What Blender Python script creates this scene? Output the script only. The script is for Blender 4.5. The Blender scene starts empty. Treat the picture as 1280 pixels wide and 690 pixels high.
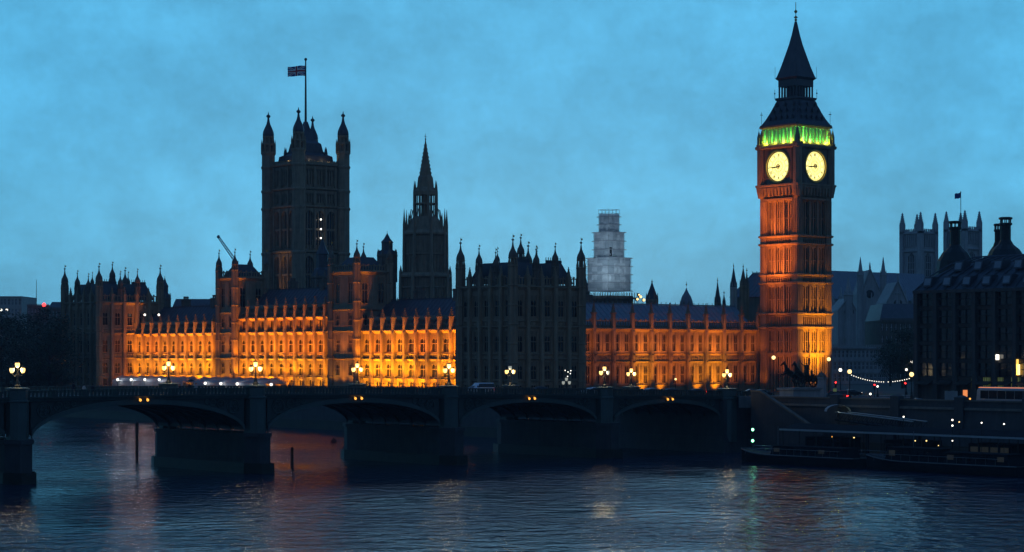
import bpy, math, random
from math import sin, cos, pi, radians, sqrt, atan2

random.seed(7)
SC = bpy.context.scene
COL = SC.collection

# ------------------------------------------------------------------ camera
# World frame: +X runs west along the bridge, +Y runs south along the palace.
CAM = (-280.0, -271.3, 18.4)
HEAD = radians(40.0)
cam_d = bpy.data.cameras.new("camera")
cam = bpy.data.objects.new("camera", cam_d)
COL.objects.link(cam)
cam.location = CAM
cam.rotation_euler = (radians(90), 0, -HEAD)
cam_d.sensor_width = 36.0
cam_d.lens = 36.0 * 2600 / 1280
cam_d.shift_y = 97.0 / 1280
cam_d.clip_start = 1.0
cam_d.clip_end = 20000
SC.camera = cam

# ------------------------------------------------------------------ sky
world = bpy.data.worlds.new("World")
SC.world = world
world.use_nodes = True
wn, wl = world.node_tree.nodes, world.node_tree.links
wn.clear()


def wnode(t, **kw):
    n = wn.new(t)
    for k, v in kw.items():
        setattr(n, k, v)
    return n


def wmath(op, a, b=None, c=None, clamp=False):
    n = wn.new('ShaderNodeMath')
    n.operation = op
    n.use_clamp = clamp
    for i, v in enumerate((a, b, c)):
        if v is None:
            continue
        if isinstance(v, (int, float)):
            n.inputs[i].default_value = v
        else:
            wl.new(v, n.inputs[i])
    return n.outputs[0]


def wmix(fac, a, b, blend='MIX'):
    n = wn.new('ShaderNodeMix')
    n.data_type = 'RGBA'
    n.blend_type = blend
    n.clamp_factor = True
    for i, v in ((0, fac), (6, a), (7, b)):
        if isinstance(v, (int, float)):
            n.inputs[i].default_value = v
        elif isinstance(v, tuple):
            n.inputs[i].default_value = (*v, 1)
        else:
            wl.new(v, n.inputs[i])
    return n.outputs[2]


w_out = wnode('ShaderNodeOutputWorld')
w_bg = wnode('ShaderNodeBackground')
w_tc = wnode('ShaderNodeTexCoord')
w_sep = wnode('ShaderNodeSeparateXYZ')
wl.new(w_tc.outputs['Generated'], w_sep.inputs[0])
sx, sy, sz = w_sep.outputs
# afterglow: the west is bright, the zenith and the east are already night-blue
facing = wmath('ADD', wmath('MULTIPLY', sx, sin(HEAD)), wmath('MULTIPLY', sy, cos(HEAD)))
SUN_AZ = HEAD
sky = wnode('ShaderNodeTexSky')
sky.sky_type = 'NISHITA'
sky.sun_disc = False
sky.sun_elevation = radians(1.0)
sky.sun_rotation = HEAD
up = wmath('MAXIMUM', sz, 0.0)
glow_az = wn.new('ShaderNodeMapRange')
glow_az.interpolation_type = 'SMOOTHSTEP'
wl.new(facing, glow_az.inputs['Value'])
glow_az.inputs['From Min'].default_value = -0.2
glow_az.inputs['From Max'].default_value = 0.95
glow_el = wn.new('ShaderNodeMapRange')
glow_el.interpolation_type = 'SMOOTHSTEP'
wl.new(up, glow_el.inputs['Value'])
glow_el.inputs['From Min'].default_value = 0.15
glow_el.inputs['From Max'].default_value = 0.31
glow_el.inputs['To Min'].default_value = 1.0
glow_el.inputs['To Max'].default_value = 0.0
# low on the horizon the glow is a little duller than a few degrees up
low = wn.new('ShaderNodeMapRange')
low.interpolation_type = 'SMOOTHSTEP'
wl.new(up, low.inputs['Value'])
low.inputs['From Min'].default_value = 0.0
low.inputs['From Max'].default_value = 0.13
west = wmix(low.outputs[0], (0.126, 0.560, 0.885), (0.093, 0.475, 0.815))
night = wmix(wmath('MULTIPLY', up, 1.0), (0.044, 0.094, 0.180), (0.022, 0.095, 0.280))
glow = wmath('MULTIPLY', glow_az.outputs[0], glow_el.outputs[0])
base = wmix(glow, night, west)
# thin uneven cloud
w_n1 = wnode('ShaderNodeTexNoise')
w_map = wnode('ShaderNodeMapping')
w_map.inputs['Scale'].default_value = (1.0, 1.0, 1.9)
w_map.inputs['Rotation'].default_value = (0.12, 0.16, 0.0)
wl.new(w_tc.outputs['Generated'], w_map.inputs[0])
wl.new(w_map.outputs[0], w_n1.inputs['Vector'])
w_n1.inputs['Scale'].default_value = 9.0
w_n1.inputs['Detail'].default_value = 7.0
w_n1.inputs['Roughness'].default_value = 0.68
cl = wn.new('ShaderNodeMapRange')
wl.new(w_n1.outputs['Fac'], cl.inputs['Value'])
cl.inputs['From Min'].default_value = 0.30
cl.inputs['From Max'].default_value = 0.70
cl.inputs['To Min'].default_value = 0.80
cl.inputs['To Max'].default_value = 1.14
w_n2 = wnode('ShaderNodeTexNoise')
wl.new(w_tc.outputs['Generated'], w_n2.inputs['Vector'])
w_n2.inputs['Scale'].default_value = 42.0
w_n2.inputs['Detail'].default_value = 9.0
w_n2.inputs['Roughness'].default_value = 0.72
cl2 = wn.new('ShaderNodeMapRange')
wl.new(w_n2.outputs['Fac'], cl2.inputs['Value'])
cl2.inputs['From Min'].default_value = 0.3
cl2.inputs['From Max'].default_value = 0.7
cl2.inputs['To Min'].default_value = 0.88
cl2.inputs['To Max'].default_value = 1.12
cfac = wmath('MULTIPLY', cl.outputs[0], cl2.outputs[0])
ccol = wn.new('ShaderNodeCombineColor')
for i in range(3):
    wl.new(cfac, ccol.inputs[i])
clouded = wmix(1.0, base, ccol.outputs[0], 'MULTIPLY')
# a trace of the physical twilight sky on top
trace = wmix(1.0, sky.outputs[0], (0.004, 0.009, 0.014), 'MULTIPLY')
final = wmix(1.0, clouded, trace, 'ADD')
wl.new(final, w_bg.inputs['Color'])
w_bg.inputs['Strength'].default_value = 1.0
wl.new(w_bg.outputs[0], w_out.inputs[0])

# the sun has set behind the palace: only a trace of directional light is left
sun_d = bpy.data.lights.new("sun", 'SUN')
sun_d.energy = 0.02
sun_d.angle = radians(20)
sun_d.color = (0.75, 0.88, 1.0)
sun = bpy.data.objects.new("sun", sun_d)
COL.objects.link(sun)
sun.rotation_euler = (radians(80), 0, pi - HEAD)

SC.view_settings.view_transform = 'Standard'
SC.view_settings.look = 'None'
SC.view_settings.exposure = 0.0
SC.view_settings.gamma = 1.0
SC.view_settings.use_curve_mapping = False
SC.cycles.use_denoising = True
SC.cycles.max_bounces = 5
SC.cycles.diffuse_bounces = 3
SC.cycles.glossy_bounces = 3
SC.cycles.sample_clamp_indirect = 4.0
SC.cycles.use_light_tree = True
SC.cycles.caustics_reflective = False
SC.cycles.caustics_refractive = False

# ------------------------------------------------------------------ materials
M = {}


def mat(name, color, rough=0.8, metal=0.0, var=0.25, scale=0.6, emit=None, estr=0.0,
        spec=0.5, streak=0.0, bump=0.0, bscale=4.0, dark=None):
    m = bpy.data.materials.new(name)
    m.use_nodes = True
    nt = m.node_tree
    b = nt.nodes['Principled BSDF']
    b.inputs['Roughness'].default_value = rough
    b.inputs['Metallic'].default_value = metal
    b.inputs['Specular IOR Level'].default_value = spec
    tc = nt.nodes.new('ShaderNodeTexCoord')
    if var > 0:
        n = nt.nodes.new('ShaderNodeTexNoise')
        n.inputs['Scale'].default_value = scale
        n.inputs['Detail'].default_value = 6
        nt.links.new(tc.outputs['Object'], n.inputs['Vector'])
        r = nt.nodes.new('ShaderNodeMapRange')
        r.inputs['From Min'].default_value = 0.3
        r.inputs['From Max'].default_value = 0.7
        r.inputs['To Min'].default_value = 0
        r.inputs['To Max'].default_value = 1
        nt.links.new(n.outputs['Fac'], r.inputs['Value'])
        fac = r.outputs[0]
        if streak > 0:      # rain-washed soot streaks: narrow in plan, long in height
            mp = nt.nodes.new('ShaderNodeMapping')
            mp.inputs['Scale'].default_value = (1.6, 1.6, 0.13)
            nt.links.new(tc.outputs['Object'], mp.inputs[0])
            n2 = nt.nodes.new('ShaderNodeTexNoise')
            n2.inputs['Scale'].default_value = 1.0
            n2.inputs['Detail'].default_value = 5
            nt.links.new(mp.outputs[0], n2.inputs['Vector'])
            mm = nt.nodes.new('ShaderNodeMix')
            mm.inputs[0].default_value = streak
            nt.links.new(fac, mm.inputs[2])
            r2 = nt.nodes.new('ShaderNodeMapRange')
            r2.inputs['From Min'].default_value = 0.35
            r2.inputs['From Max'].default_value = 0.65
            nt.links.new(n2.outputs['Fac'], r2.inputs['Value'])
            nt.links.new(r2.outputs[0], mm.inputs[3])
            fac = mm.outputs[0]
        mx = nt.nodes.new('ShaderNodeMix')
        mx.data_type = 'RGBA'
        lo = dark if dark else tuple(c * (1 - var) for c in color)
        hi = tuple(min(1, c * (1 + var * 0.6)) for c in color)
        mx.inputs[6].default_value = (*lo, 1)
        mx.inputs[7].default_value = (*hi, 1)
        nt.links.new(fac, mx.inputs[0])
        nt.links.new(mx.outputs[2], b.inputs['Base Color'])
    else:
        b.inputs['Base Color'].default_value = (*color, 1)
    if bump > 0:
        nb = nt.nodes.new('ShaderNodeTexNoise')
        nb.inputs['Scale'].default_value = bscale
        nb.inputs['Detail'].default_value = 4
        nt.links.new(tc.outputs['Object'], nb.inputs['Vector'])
        bp = nt.nodes.new('ShaderNodeBump')
        bp.inputs['Strength'].default_value = bump
        bp.inputs['Distance'].default_value = 0.1
        nt.links.new(nb.outputs['Fac'], bp.inputs['Height'])
        nt.links.new(bp.outputs[0], b.inputs['Normal'])
    if emit:
        b.inputs['Emission Color'].default_value = (*emit, 1)
        b.inputs['Emission Strength'].default_value = estr
    M[name] = m
    return m


mat('stone', (0.30, 0.235, 0.15), 0.85, var=0.42, scale=0.5, streak=0.55, bump=0.4, bscale=1.5)
mat('stone_dark', (0.17, 0.14, 0.105), 0.85, var=0.4, scale=0.4, streak=0.55, bump=0.4, bscale=1.5)
mat('stone_darkest', (0.085, 0.08, 0.075), 0.85, var=0.35, scale=0.4, streak=0.5)  # darkest of the stone tones, for the office block
mat('stone_grey', (0.40, 0.40, 0.38), 0.85, var=0.3, scale=0.3, streak=0.5)
mat('stone_pale', (0.42, 0.40, 0.36), 0.85, var=0.25, scale=0.3, streak=0.4)
mat('granite', (0.055, 0.058, 0.06), 0.7, var=0.35, scale=0.5, streak=0.4, bump=0.3)
mat('weed', (0.018, 0.022, 0.014), 0.55, var=0.4, scale=0.7)
mat('iron_roof', (0.065, 0.07, 0.085), 0.5, metal=0.2, var=0.3, scale=0.5, streak=0.4)
mat('slate', (0.10, 0.11, 0.13), 0.55, var=0.3, scale=0.6, streak=0.3)
mat('lead_roof', (0.20, 0.23, 0.27), 0.5, var=0.2, scale=0.3, streak=0.5)
mat('glass', (0.012, 0.014, 0.018), 0.12, var=0.0, spec=0.6)
mat('glass_pale', (0.20, 0.25, 0.28), 0.15, var=0.2, spec=0.8)
mat('gilt', (0.55, 0.36, 0.10), 0.35, metal=0.9, var=0.2)
mat('bridge_green', (0.03, 0.05, 0.045), 0.45, var=0.25, scale=0.4, streak=0.4)
mat('bridge_trim', (0.065, 0.10, 0.09), 0.45, var=0.25, scale=0.4, streak=0.4)
mat('asphalt', (0.05, 0.05, 0.052), 0.75, var=0.2, scale=0.8)
mat('paving', (0.20, 0.19, 0.18), 0.8, var=0.2, scale=0.8)
mat('white_paint', (0.78, 0.78, 0.76), 0.6, var=0.05)
mat('ground', (0.06, 0.06, 0.055), 0.9, var=0.3, scale=0.05)
mat('lawn', (0.04, 0.07, 0.025), 0.9, var=0.3, scale=0.3)
mat('black_iron', (0.018, 0.02, 0.02), 0.45, metal=0.3, var=0.2)
mat('bronze', (0.035, 0.032, 0.025), 0.45, metal=0.6, var=0.4, scale=1.5)
mat('timber', (0.05, 0.04, 0.03), 0.8, var=0.3, scale=1.0)
mat('lamp_glow', (0.9, 0.8, 0.6), 0.3, var=0, emit=(1.0, 0.58, 0.15), estr=2.6)
mat('lamp_glow_soft', (0.9, 0.85, 0.7), 0.3, var=0, emit=(1.0, 0.68, 0.24), estr=2.2)
mat('lamp_faint_glow', (0.35, 0.36, 0.34), 0.2, var=0, emit=(0.9, 0.95, 0.8), estr=0.35)  # faint glow painted into the glass of lanterns that are off
mat('lamp_white', (0.9, 0.9, 0.9), 0.3, var=0, emit=(1.0, 0.93, 0.78), estr=3.0)
mat('lamp_amber', (0.9, 0.5, 0.2), 0.3, var=0, emit=(1.0, 0.40, 0.05), estr=2.0)
mat('lamp_red', (0.7, 0.05, 0.04), 0.3, var=0, emit=(1.0, 0.03, 0.03), estr=6.0)
mat('lamp_green', (0.2, 0.8, 0.5), 0.3, var=0, emit=(0.22, 1.0, 0.5), estr=7.0)
mat('dial', (0.85, 0.8, 0.55), 0.4, var=0.0, emit=(1.0, 0.84, 0.25), estr=1.9)
mat('lit_window', (0.8, 0.6, 0.2), 0.4, var=0, emit=(1.0, 0.62, 0.10), estr=1.4)
mat('lit_window_dim', (0.06, 0.06, 0.05), 0.4, var=0.3, emit=(0.75, 0.75, 0.55), estr=0.012)
mat('lit_shop', (0.5, 0.6, 0.2), 0.4, var=0, emit=(0.65, 0.75, 0.15), estr=0.07)
mat('car_white', (0.70, 0.71, 0.72), 0.25, var=0.05)
mat('car_dark', (0.02, 0.022, 0.028), 0.25, var=0.1)
mat('car_green', (0.03, 0.10, 0.05), 0.3, var=0.1)
mat('car_silver', (0.42, 0.43, 0.45), 0.28, metal=0.5, var=0.05)
mat('bus_red', (0.40, 0.02, 0.02), 0.3, var=0.1)
mat('rubber', (0.015, 0.015, 0.015), 0.8, var=0.1)
mat('chrome', (0.55, 0.56, 0.58), 0.25, metal=0.9, var=0.1)
mat('hull_dark', (0.016, 0.02, 0.026), 0.9, var=0.3, spec=0.08)
mat('boat_white', (0.14, 0.15, 0.16), 0.45, var=0.15)
mat('canopy_pale', (0.34, 0.40, 0.40), 0.5, var=0.1)
mat('poster', (0.7, 0.35, 0.2), 0.5, var=0.35, scale=1.5, emit=(1.0, 0.30, 0.08), estr=0.9)
mat('coat_dark', (0.03, 0.03, 0.04), 0.9, var=0.2)
mat('coat_pale', (0.55, 0.54, 0.5), 0.9, var=0.15)
mat('coat_blue', (0.05, 0.08, 0.16), 0.9, var=0.2)
mat('skin', (0.45, 0.30, 0.22), 0.6, var=0.1)
mat('hair', (0.03, 0.02, 0.015), 0.7, var=0.2)
mat('umbrella_cloth', (0.02, 0.02, 0.025), 0.6, var=0.2)
mat('bark', (0.06, 0.05, 0.04), 0.9, var=0.3, scale=2)
mat('leaf', (0.035, 0.055, 0.02), 0.7, var=0.5, scale=0.4)
mat('brick', (0.20, 0.10, 0.07), 0.85, var=0.3, scale=0.5)
mat('flag_blue', (0.02, 0.03, 0.20), 0.8, var=0.1)
mat('flag_red', (0.45, 0.02, 0.04), 0.8, var=0.1)
mat('flag_white', (0.70, 0.70, 0.72), 0.8, var=0.05)
mat('crane_steel', (0.25, 0.26, 0.28), 0.5, var=0.1)


def sheeting():
    m = bpy.data.materials.new('sheeting')
    m.use_nodes = True
    nt = m.node_tree
    b = nt.nodes['Principled BSDF']
    out = nt.nodes['Material Output']
    tc = nt.nodes.new('ShaderNodeTexCoord')
    mp = nt.nodes.new('ShaderNodeMapping')
    mp.inputs['Scale'].default_value = (0.07, 0.07, 0.5)
    nt.links.new(tc.outputs['Object'], mp.inputs[0])
    n = nt.nodes.new('ShaderNodeTexNoise')
    n.inputs['Scale'].default_value = 1.2
    n.inputs['Detail'].default_value = 6
    n.inputs['Distortion'].default_value = 0.6
    nt.links.new(mp.outputs[0], n.inputs['Vector'])
    r = nt.nodes.new('ShaderNodeMix')
    r.data_type = 'RGBA'
    r.inputs[6].default_value = (0.34, 0.38, 0.42, 1)
    r.inputs[7].default_value = (0.82, 0.84, 0.85, 1)
    nt.links.new(n.outputs['Fac'], r.inputs[0])
    nt.links.new(r.outputs[2], b.inputs['Base Color'])
    b.inputs['Roughness'].default_value = 0.6
    bp = nt.nodes.new('ShaderNodeBump')
    bp.inputs['Strength'].default_value = 0.9
    bp.inputs['Distance'].default_value = 0.4
    nt.links.new(n.outputs['Fac'], bp.inputs['Height'])
    nt.links.new(bp.outputs[0], b.inputs['Normal'])
    t = nt.nodes.new('ShaderNodeBsdfTranslucent')
    nt.links.new(r.outputs[2], t.inputs[0])
    mx = nt.nodes.new('ShaderNodeMixShader')
    mx.inputs[0].default_value = 0.6
    nt.links.new(b.outputs[0], mx.inputs[1])
    nt.links.new(t.outputs[0], mx.inputs[2])
    nt.links.new(mx.outputs[0], out.inputs[0])
    M['sheeting'] = m
    c = m.copy()
    c.name = 'sheeting_old'
    for n in c.node_tree.nodes:
        if n.type == 'MIX':
            n.inputs[6].default_value = (0.24, 0.28, 0.32, 1)
            n.inputs[7].default_value = (0.58, 0.62, 0.65, 1)
    M['sheeting_old'] = c
    c = m.copy()
    c.name = 'tent_cloth'
    M['tent_cloth'] = c


sheeting()


def let_light_through(name, share):
    nt = M[name].node_tree
    b = nt.nodes['Principled BSDF']
    t = nt.nodes.new('ShaderNodeBsdfTranslucent')
    for l in list(nt.links):
        if l.to_socket == b.inputs['Base Color']:
            nt.links.new(l.from_socket, t.inputs[0])
    mx = nt.nodes.new('ShaderNodeMixShader')
    mx.inputs[0].default_value = share
    nt.links.new(b.outputs[0], mx.inputs[1])
    nt.links.new(t.outputs[0], mx.inputs[2])
    nt.links.new(mx.outputs[0], nt.nodes['Material Output'].inputs[0])


for k in ('flag_blue', 'flag_red', 'flag_white'):
    let_light_through(k, 0.6)


def water_material():
    m = bpy.data.materials.new('water')
    m.use_nodes = True
    nt = m.node_tree
    b = nt.nodes['Principled BSDF']
    b.inputs['Base Color'].default_value = (0.008, 0.024, 0.060, 1)
    b.inputs['Roughness'].default_value = 0.10
    b.inputs['IOR'].default_value = 1.33
    tc = nt.nodes.new('ShaderNodeTexCoord')

    def wave(sx, sy, rot, scale, detail):
        mp = nt.nodes.new('ShaderNodeMapping')
        mp.inputs['Scale'].default_value = (sx, sy, 1)
        mp.inputs['Rotation'].default_value = (0, 0, rot)
        nt.links.new(tc.outputs['Object'], mp.inputs[0])
        n = nt.nodes.new('ShaderNodeTexNoise')
        n.inputs['Scale'].default_value = scale
        n.inputs['Detail'].default_value = detail
        n.inputs['Roughness'].default_value = 0.55
        nt.links.new(mp.outputs[0], n.inputs['Vector'])
        return n.outputs['Fac']
    w1 = wave(1, 1, 0.3, 0.28, 3)
    w2 = wave(1, 1, 1.1, 0.9, 4)
    w3 = wave(1, 1, 0.6, 0.03, 2)
    a = nt.nodes.new('ShaderNodeMath')
    a.operation = 'MULTIPLY_ADD'
    a.inputs[1].default_value = 0.24
    nt.links.new(w2, a.inputs[0])
    nt.links.new(w1, a.inputs[2])
    # patches of smoother and rougher water
    r = nt.nodes.new('ShaderNodeMapRange')
    r.inputs['From Min'].default_value = 0.35
    r.inputs['From Max'].default_value = 0.65
    r.inputs['To Min'].default_value = 0.25
    r.inputs['To Max'].default_value = 1.2
    nt.links.new(w3, r.inputs['Value'])
    bp = nt.nodes.new('ShaderNodeBump')
    bp.inputs['Distance'].default_value = 0.95
    nt.links.new(r.outputs[0], bp.inputs['Strength'])
    nt.links.new(a.outputs[0], bp.inputs['Height'])
    nt.links.new(bp.outputs[0], b.inputs['Normal'])
    M['water'] = m


water_material()


# ------------------------------------------------------------------ mesh helpers
class MB:
    """Collects shapes; build() links them as ONE mesh object."""

    def __init__(self):
        self.v, self.f, self.m, self.s = [], [], [], []

    def poly(self, pts, m=0, smooth=False):
        n = len(self.v)
        self.v.extend(pts)
        self.f.append(tuple(range(n, n + len(pts))))
        self.m.append(m)
        self.s.append(smooth)

    def grid(self, rows, m=0, smooth=False, close=False):
        n = len(self.v)
        w = len(rows[0])
        for r in rows:
            self.v.extend(r)
        for i in range(len(rows) - 1):
            for j in range(w if close else w - 1):
                k = (j + 1) % w
                self.f.append((n + i * w + j, n + i * w + k, n + (i + 1) * w + k, n + (i + 1) * w + j))
                self.m.append(m)
                self.s.append(smooth)

    def box(self, x0, x1, y0, y1, z0, z1, m=0):
        n = len(self.v)
        self.v.extend([(x0, y0, z0), (x1, y0, z0), (x1, y1, z0), (x0, y1, z0),
                       (x0, y0, z1), (x1, y0, z1), (x1, y1, z1), (x0, y1, z1)])
        for q in ((0, 3, 2, 1), (4, 5, 6, 7), (0, 1, 5, 4), (1, 2, 6, 5), (2, 3, 7, 6), (3, 0, 4, 7)):
            self.f.append(tuple(n + i for i in q))
            self.m.append(m)
            self.s.append(False)

    def taper(self, x0, x1, y0, y1, z0, X0, X1, Y0, Y1, z1, m=0):
        n = len(self.v)
        self.v.extend([(x0, y0, z0), (x1, y0, z0), (x1, y1, z0), (x0, y1, z0),
                       (X0, Y0, z1), (X1, Y0, z1), (X1, Y1, z1), (X0, Y1, z1)])
        for q in ((0, 3, 2, 1), (4, 5, 6, 7), (0, 1, 5, 4), (1, 2, 6, 5), (2, 3, 7, 6), (3, 0, 4, 7)):
            self.f.append(tuple(n + i for i in q))
            self.m.append(m)
            self.s.append(False)

    def lathe(self, cx, cy, prof, n=8, rot=None, m=0, smooth=False):
        rot = pi / n if rot is None else rot
        rows = [[(cx + r * cos(rot + 2 * pi * k / n), cy + r * sin(rot + 2 * pi * k / n), z) for k in range(n)]
                for r, z in prof]
        self.grid(rows, m, smooth, close=True)
        if prof[0][0] > 0.02:
            self.poly(list(reversed(rows[0])), m)
        if prof[-1][0] > 0.02:
            self.poly(rows[-1], m)

    def square(self, cx, cy, prof, m=0):
        """square-plan lathe: prof of (half width, z)"""
        self.lathe(cx, cy, [(h * sqrt(2), z) for h, z in prof], 4, pi / 4, m)

    def extrude_x(self, x0, x1, prof, m=0):
        """profile of (y, z) swept along x, closed"""
        a = [(x0, y, z) for y, z in prof]
        b = [(x1, y, z) for y, z in prof]
        n = len(prof)
        for i in range(n):
            j = (i + 1) % n
            self.poly([a[i], a[j], b[j], b[i]], m)
        self.poly(list(reversed(a)), m)
        self.poly(b, m)

    def extrude_y(self, y0, y1, prof, m=0):
        a = [(x, y0, z) for x, z in prof]
        b = [(x, y1, z) for x, z in prof]
        n = len(prof)
        for i in range(n):
            j = (i + 1) % n
            self.poly([a[i], a[j], b[j], b[i]], m)
        self.poly(list(reversed(a)), m)
        self.poly(b, m)

    def tube(self, pts, r, n=6, m=0, smooth=True):
        from mathutils import Vector
        P = [Vector(p) for p in pts]
        rows = []
        for i, p in enumerate(P):
            t = (P[min(i + 1, len(P) - 1)] - P[max(i - 1, 0)]).normalized()
            ref = Vector((0, 0, 1)) if abs(t.z) < 0.9 else Vector((1, 0, 0))
            u = t.cross(ref).normalized()
            w = t.cross(u)
            rr = r[i] if isinstance(r, (list, tuple)) else r
            rows.append([tuple(p + (u * cos(2 * pi * k / n) + w * sin(2 * pi * k / n)) * rr) for k in range(n)])
        self.grid(rows, m, smooth, close=True)
        self.poly(list(reversed(rows[0])), m)
        self.poly(rows[-1], m)

    def ball(self, cx, cy, cz, r, n=8, m=0, sz=1.0):
        k = max(4, n // 2 + 1)
        prof = [(max(0.001, r * sin(pi * i / k)), cz - r * sz * cos(pi * i / k)) for i in range(k + 1)]
        self.lathe(cx, cy, prof, n, 0, m, True)

    def arch_fill(self, x0, x1, zs, za, zt, y0, y1, m=0, k=4):
        """stone between a pointed arch (springing zs, apex za) and the level zt"""
        xm = (x0 + x1) / 2
        for (xa, sgn) in ((x0, 1), (x1, -1)):
            pts = []
            for i in range(k + 1):
                t = i / k
                pts.append((xa + sgn * (xm - x0) * (1 - cos(t * pi / 2)), zs + (za - zs) * sin(t * pi / 2)))
            for i in range(k):
                (xa1, z1), (xa2, z2) = pts[i], pts[i + 1]
                self.poly([(xa1, y0, z1), (xa2, y0, z2), (xa2, y0, zt), (xa1, y0, zt)], m)
                self.poly([(xa1, y0, z1), (xa1, y1, z1), (xa2, y1, z2), (xa2, y0, z2)], m)

    def build(self, name, mats, parent=None, loc=(0, 0, 0), rotz=0.0):
        me = bpy.data.meshes.new(name)
        me.from_pydata(self.v, [], self.f)
        if isinstance(mats, str):
            mats = [mats]
        for k in mats:
            me.materials.append(M[k])
        me.polygons.foreach_set('material_index', self.m)
        me.polygons.foreach_set('use_smooth', self.s)
        me.update()
        o = bpy.data.objects.new(name, me)
        COL.objects.link(o)
        o.location = loc
        o.rotation_euler = (0, 0, rotz)
        if parent:
            o.parent = parent
        return o


def link_copy(o, parent, loc=None, rotz=None):
    c = o.copy()
    COL.objects.link(c)
    c.parent = parent
    if loc is not None:
        c.location = loc
    if rotz is not None:
        c.rotation_euler = (0, 0, rotz)
    return c


def tag(o, label, cat, group=None):
    o['label'] = label
    o['category'] = cat
    if group:
        o['group'] = group
    return o


def thing(name, label, cat, loc=(0, 0, 0), rotz=0.0, group=None):
    o = bpy.data.objects.new(name, None)
    COL.objects.link(o)
    o.empty_display_size = 0.5
    o.location = loc
    o.rotation_euler = (0, 0, rotz)
    return tag(o, label, cat, group)


CHILDREN = None


def dup(root, loc, rotz=None, label=None, scale=None):
    """copy of a thing with copies of its parts and sub-parts"""
    c = root.copy()
    COL.objects.link(c)
    c.location = loc
    if rotz is not None:
        c.rotation_euler = (0, 0, rotz)
    if scale:
        c.scale = (scale,) * 3
    if label:
        c['label'] = label
    for ch in list(root.children):
        d = ch.copy()
        COL.objects.link(d)
        d.parent = c
        for g in list(ch.children):
            e = g.copy()
            COL.objects.link(e)
            e.parent = d
    return c


def structure(o):
    o['kind'] = 'structure'
    return o


def lamp(kind, loc, energy, color, aim=None, size=0.3, cone=60, blend=0.8, name='floodlight_beam', sizey=None):
    d = bpy.data.lights.new(name, kind)
    d.energy = energy
    d.color = color
    if kind == 'SPOT':
        d.spot_size = radians(cone)
        d.spot_blend = blend
        d.shadow_soft_size = size
    elif kind == 'POINT':
        d.shadow_soft_size = size
    elif kind == 'AREA':
        d.shape = 'RECTANGLE'
        d.size = size
        d.size_y = sizey or size
    o = bpy.data.objects.new(name, d)
    COL.objects.link(o)
    o.location = loc
    if aim is not None:
        from mathutils import Vector
        o.rotation_euler = (Vector(aim) - Vector(loc)).to_track_quat('-Z', 'Y').to_euler()
    return o


SODIUM = (1.0, 0.235, 0.005)
GOLD = (1.0, 0.335, 0.006)


# where a sight line of the photograph meets a plane of the place
def on_x(u, x):
    k = (u - 640) / 2600
    dx = x - CAM[0]
    # (dx*c - dy*s) = k*(dx*s + dy*c)
    s, c = sin(HEAD), cos(HEAD)
    return CAM[1] + dx * (c - k * s) / (s + k * c)


def on_y(u, y):
    k = (u - 640) / 2600
    dy = y - CAM[1]
    s, c = sin(HEAD), cos(HEAD)
    return CAM[0] + dy * (s + k * c) / (c - k * s)


def at_depth(u, d):
    k = (u - 640) / 2600 * d
    s, c = sin(HEAD), cos(HEAD)
    return (CAM[0] + d * s + k * c, CAM[1] + d * c - k * s)


def height(v, x, y):
    d = (x - CAM[0]) * sin(HEAD) + (y - CAM[1]) * cos(HEAD)
    return CAM[2] + (442 - v) * d / 2600

# ------------------------------------------------------------------ setting
GZ = 9.0          # street level
TZ = 8.0          # terrace level

mb = MB()
mb.poly([(-1200, -1200, 0), (10.2, -1200, 0), (10.2, 2600, 0), (-1200, 2600, 0)])
structure(mb.build('water', 'water'))

mb = MB()
mb.box(8.0, 2600, -1200, 0.0, -3, GZ)
mb.box(8.0, 2600, 0.0, 26.0, -3, GZ - 0.02)
mb.box(24.0, 2600, 26.0, 2600, -3, GZ)
mb.box(10.0, 24.0, 296.0, 2600, -3, GZ)
structure(mb.build('ground', 'ground'))
mb = MB()
mb.box(10.5, 24.0, 26.0, 296.0, -3, TZ)
structure(mb.build('terrace', 'paving'))

# the road over the bridge runs on into the street, then the square
mb = MB()
prof = [(0, 10.35), (15, 10.2), (40, 9.5), (70, GZ + 0.03), (400, GZ + 0.03)]
rows = [[(x, 2.8, z), (x, 23.2, z)] for x, z in prof]
mb.grid(rows)
structure(mb.build('road', 'asphalt'))
mb = MB()
for y0, y1 in ((-3.0, 2.8), (23.2, 29.0)):
    rows = [[(x, y0, z - 2), (x, y0, z + 0.14), (x, y1, z + 0.14), (x, y1, z - 2)] for x, z in prof]
    mb.grid(rows)
structure(mb.build('pavement', 'paving'))
mb = MB()
mb.poly([(11, -300, GZ + 0.03), (24, -300, GZ + 0.03), (24, -3, GZ + 0.03), (11, -3, GZ + 0.03)])
structure(mb.build('embankment_road', 'asphalt'))
mb = MB()
mb.box(42, 98, 32, 70, GZ, GZ + 0.06)
structure(mb.build('lawn', 'lawn'))

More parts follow.
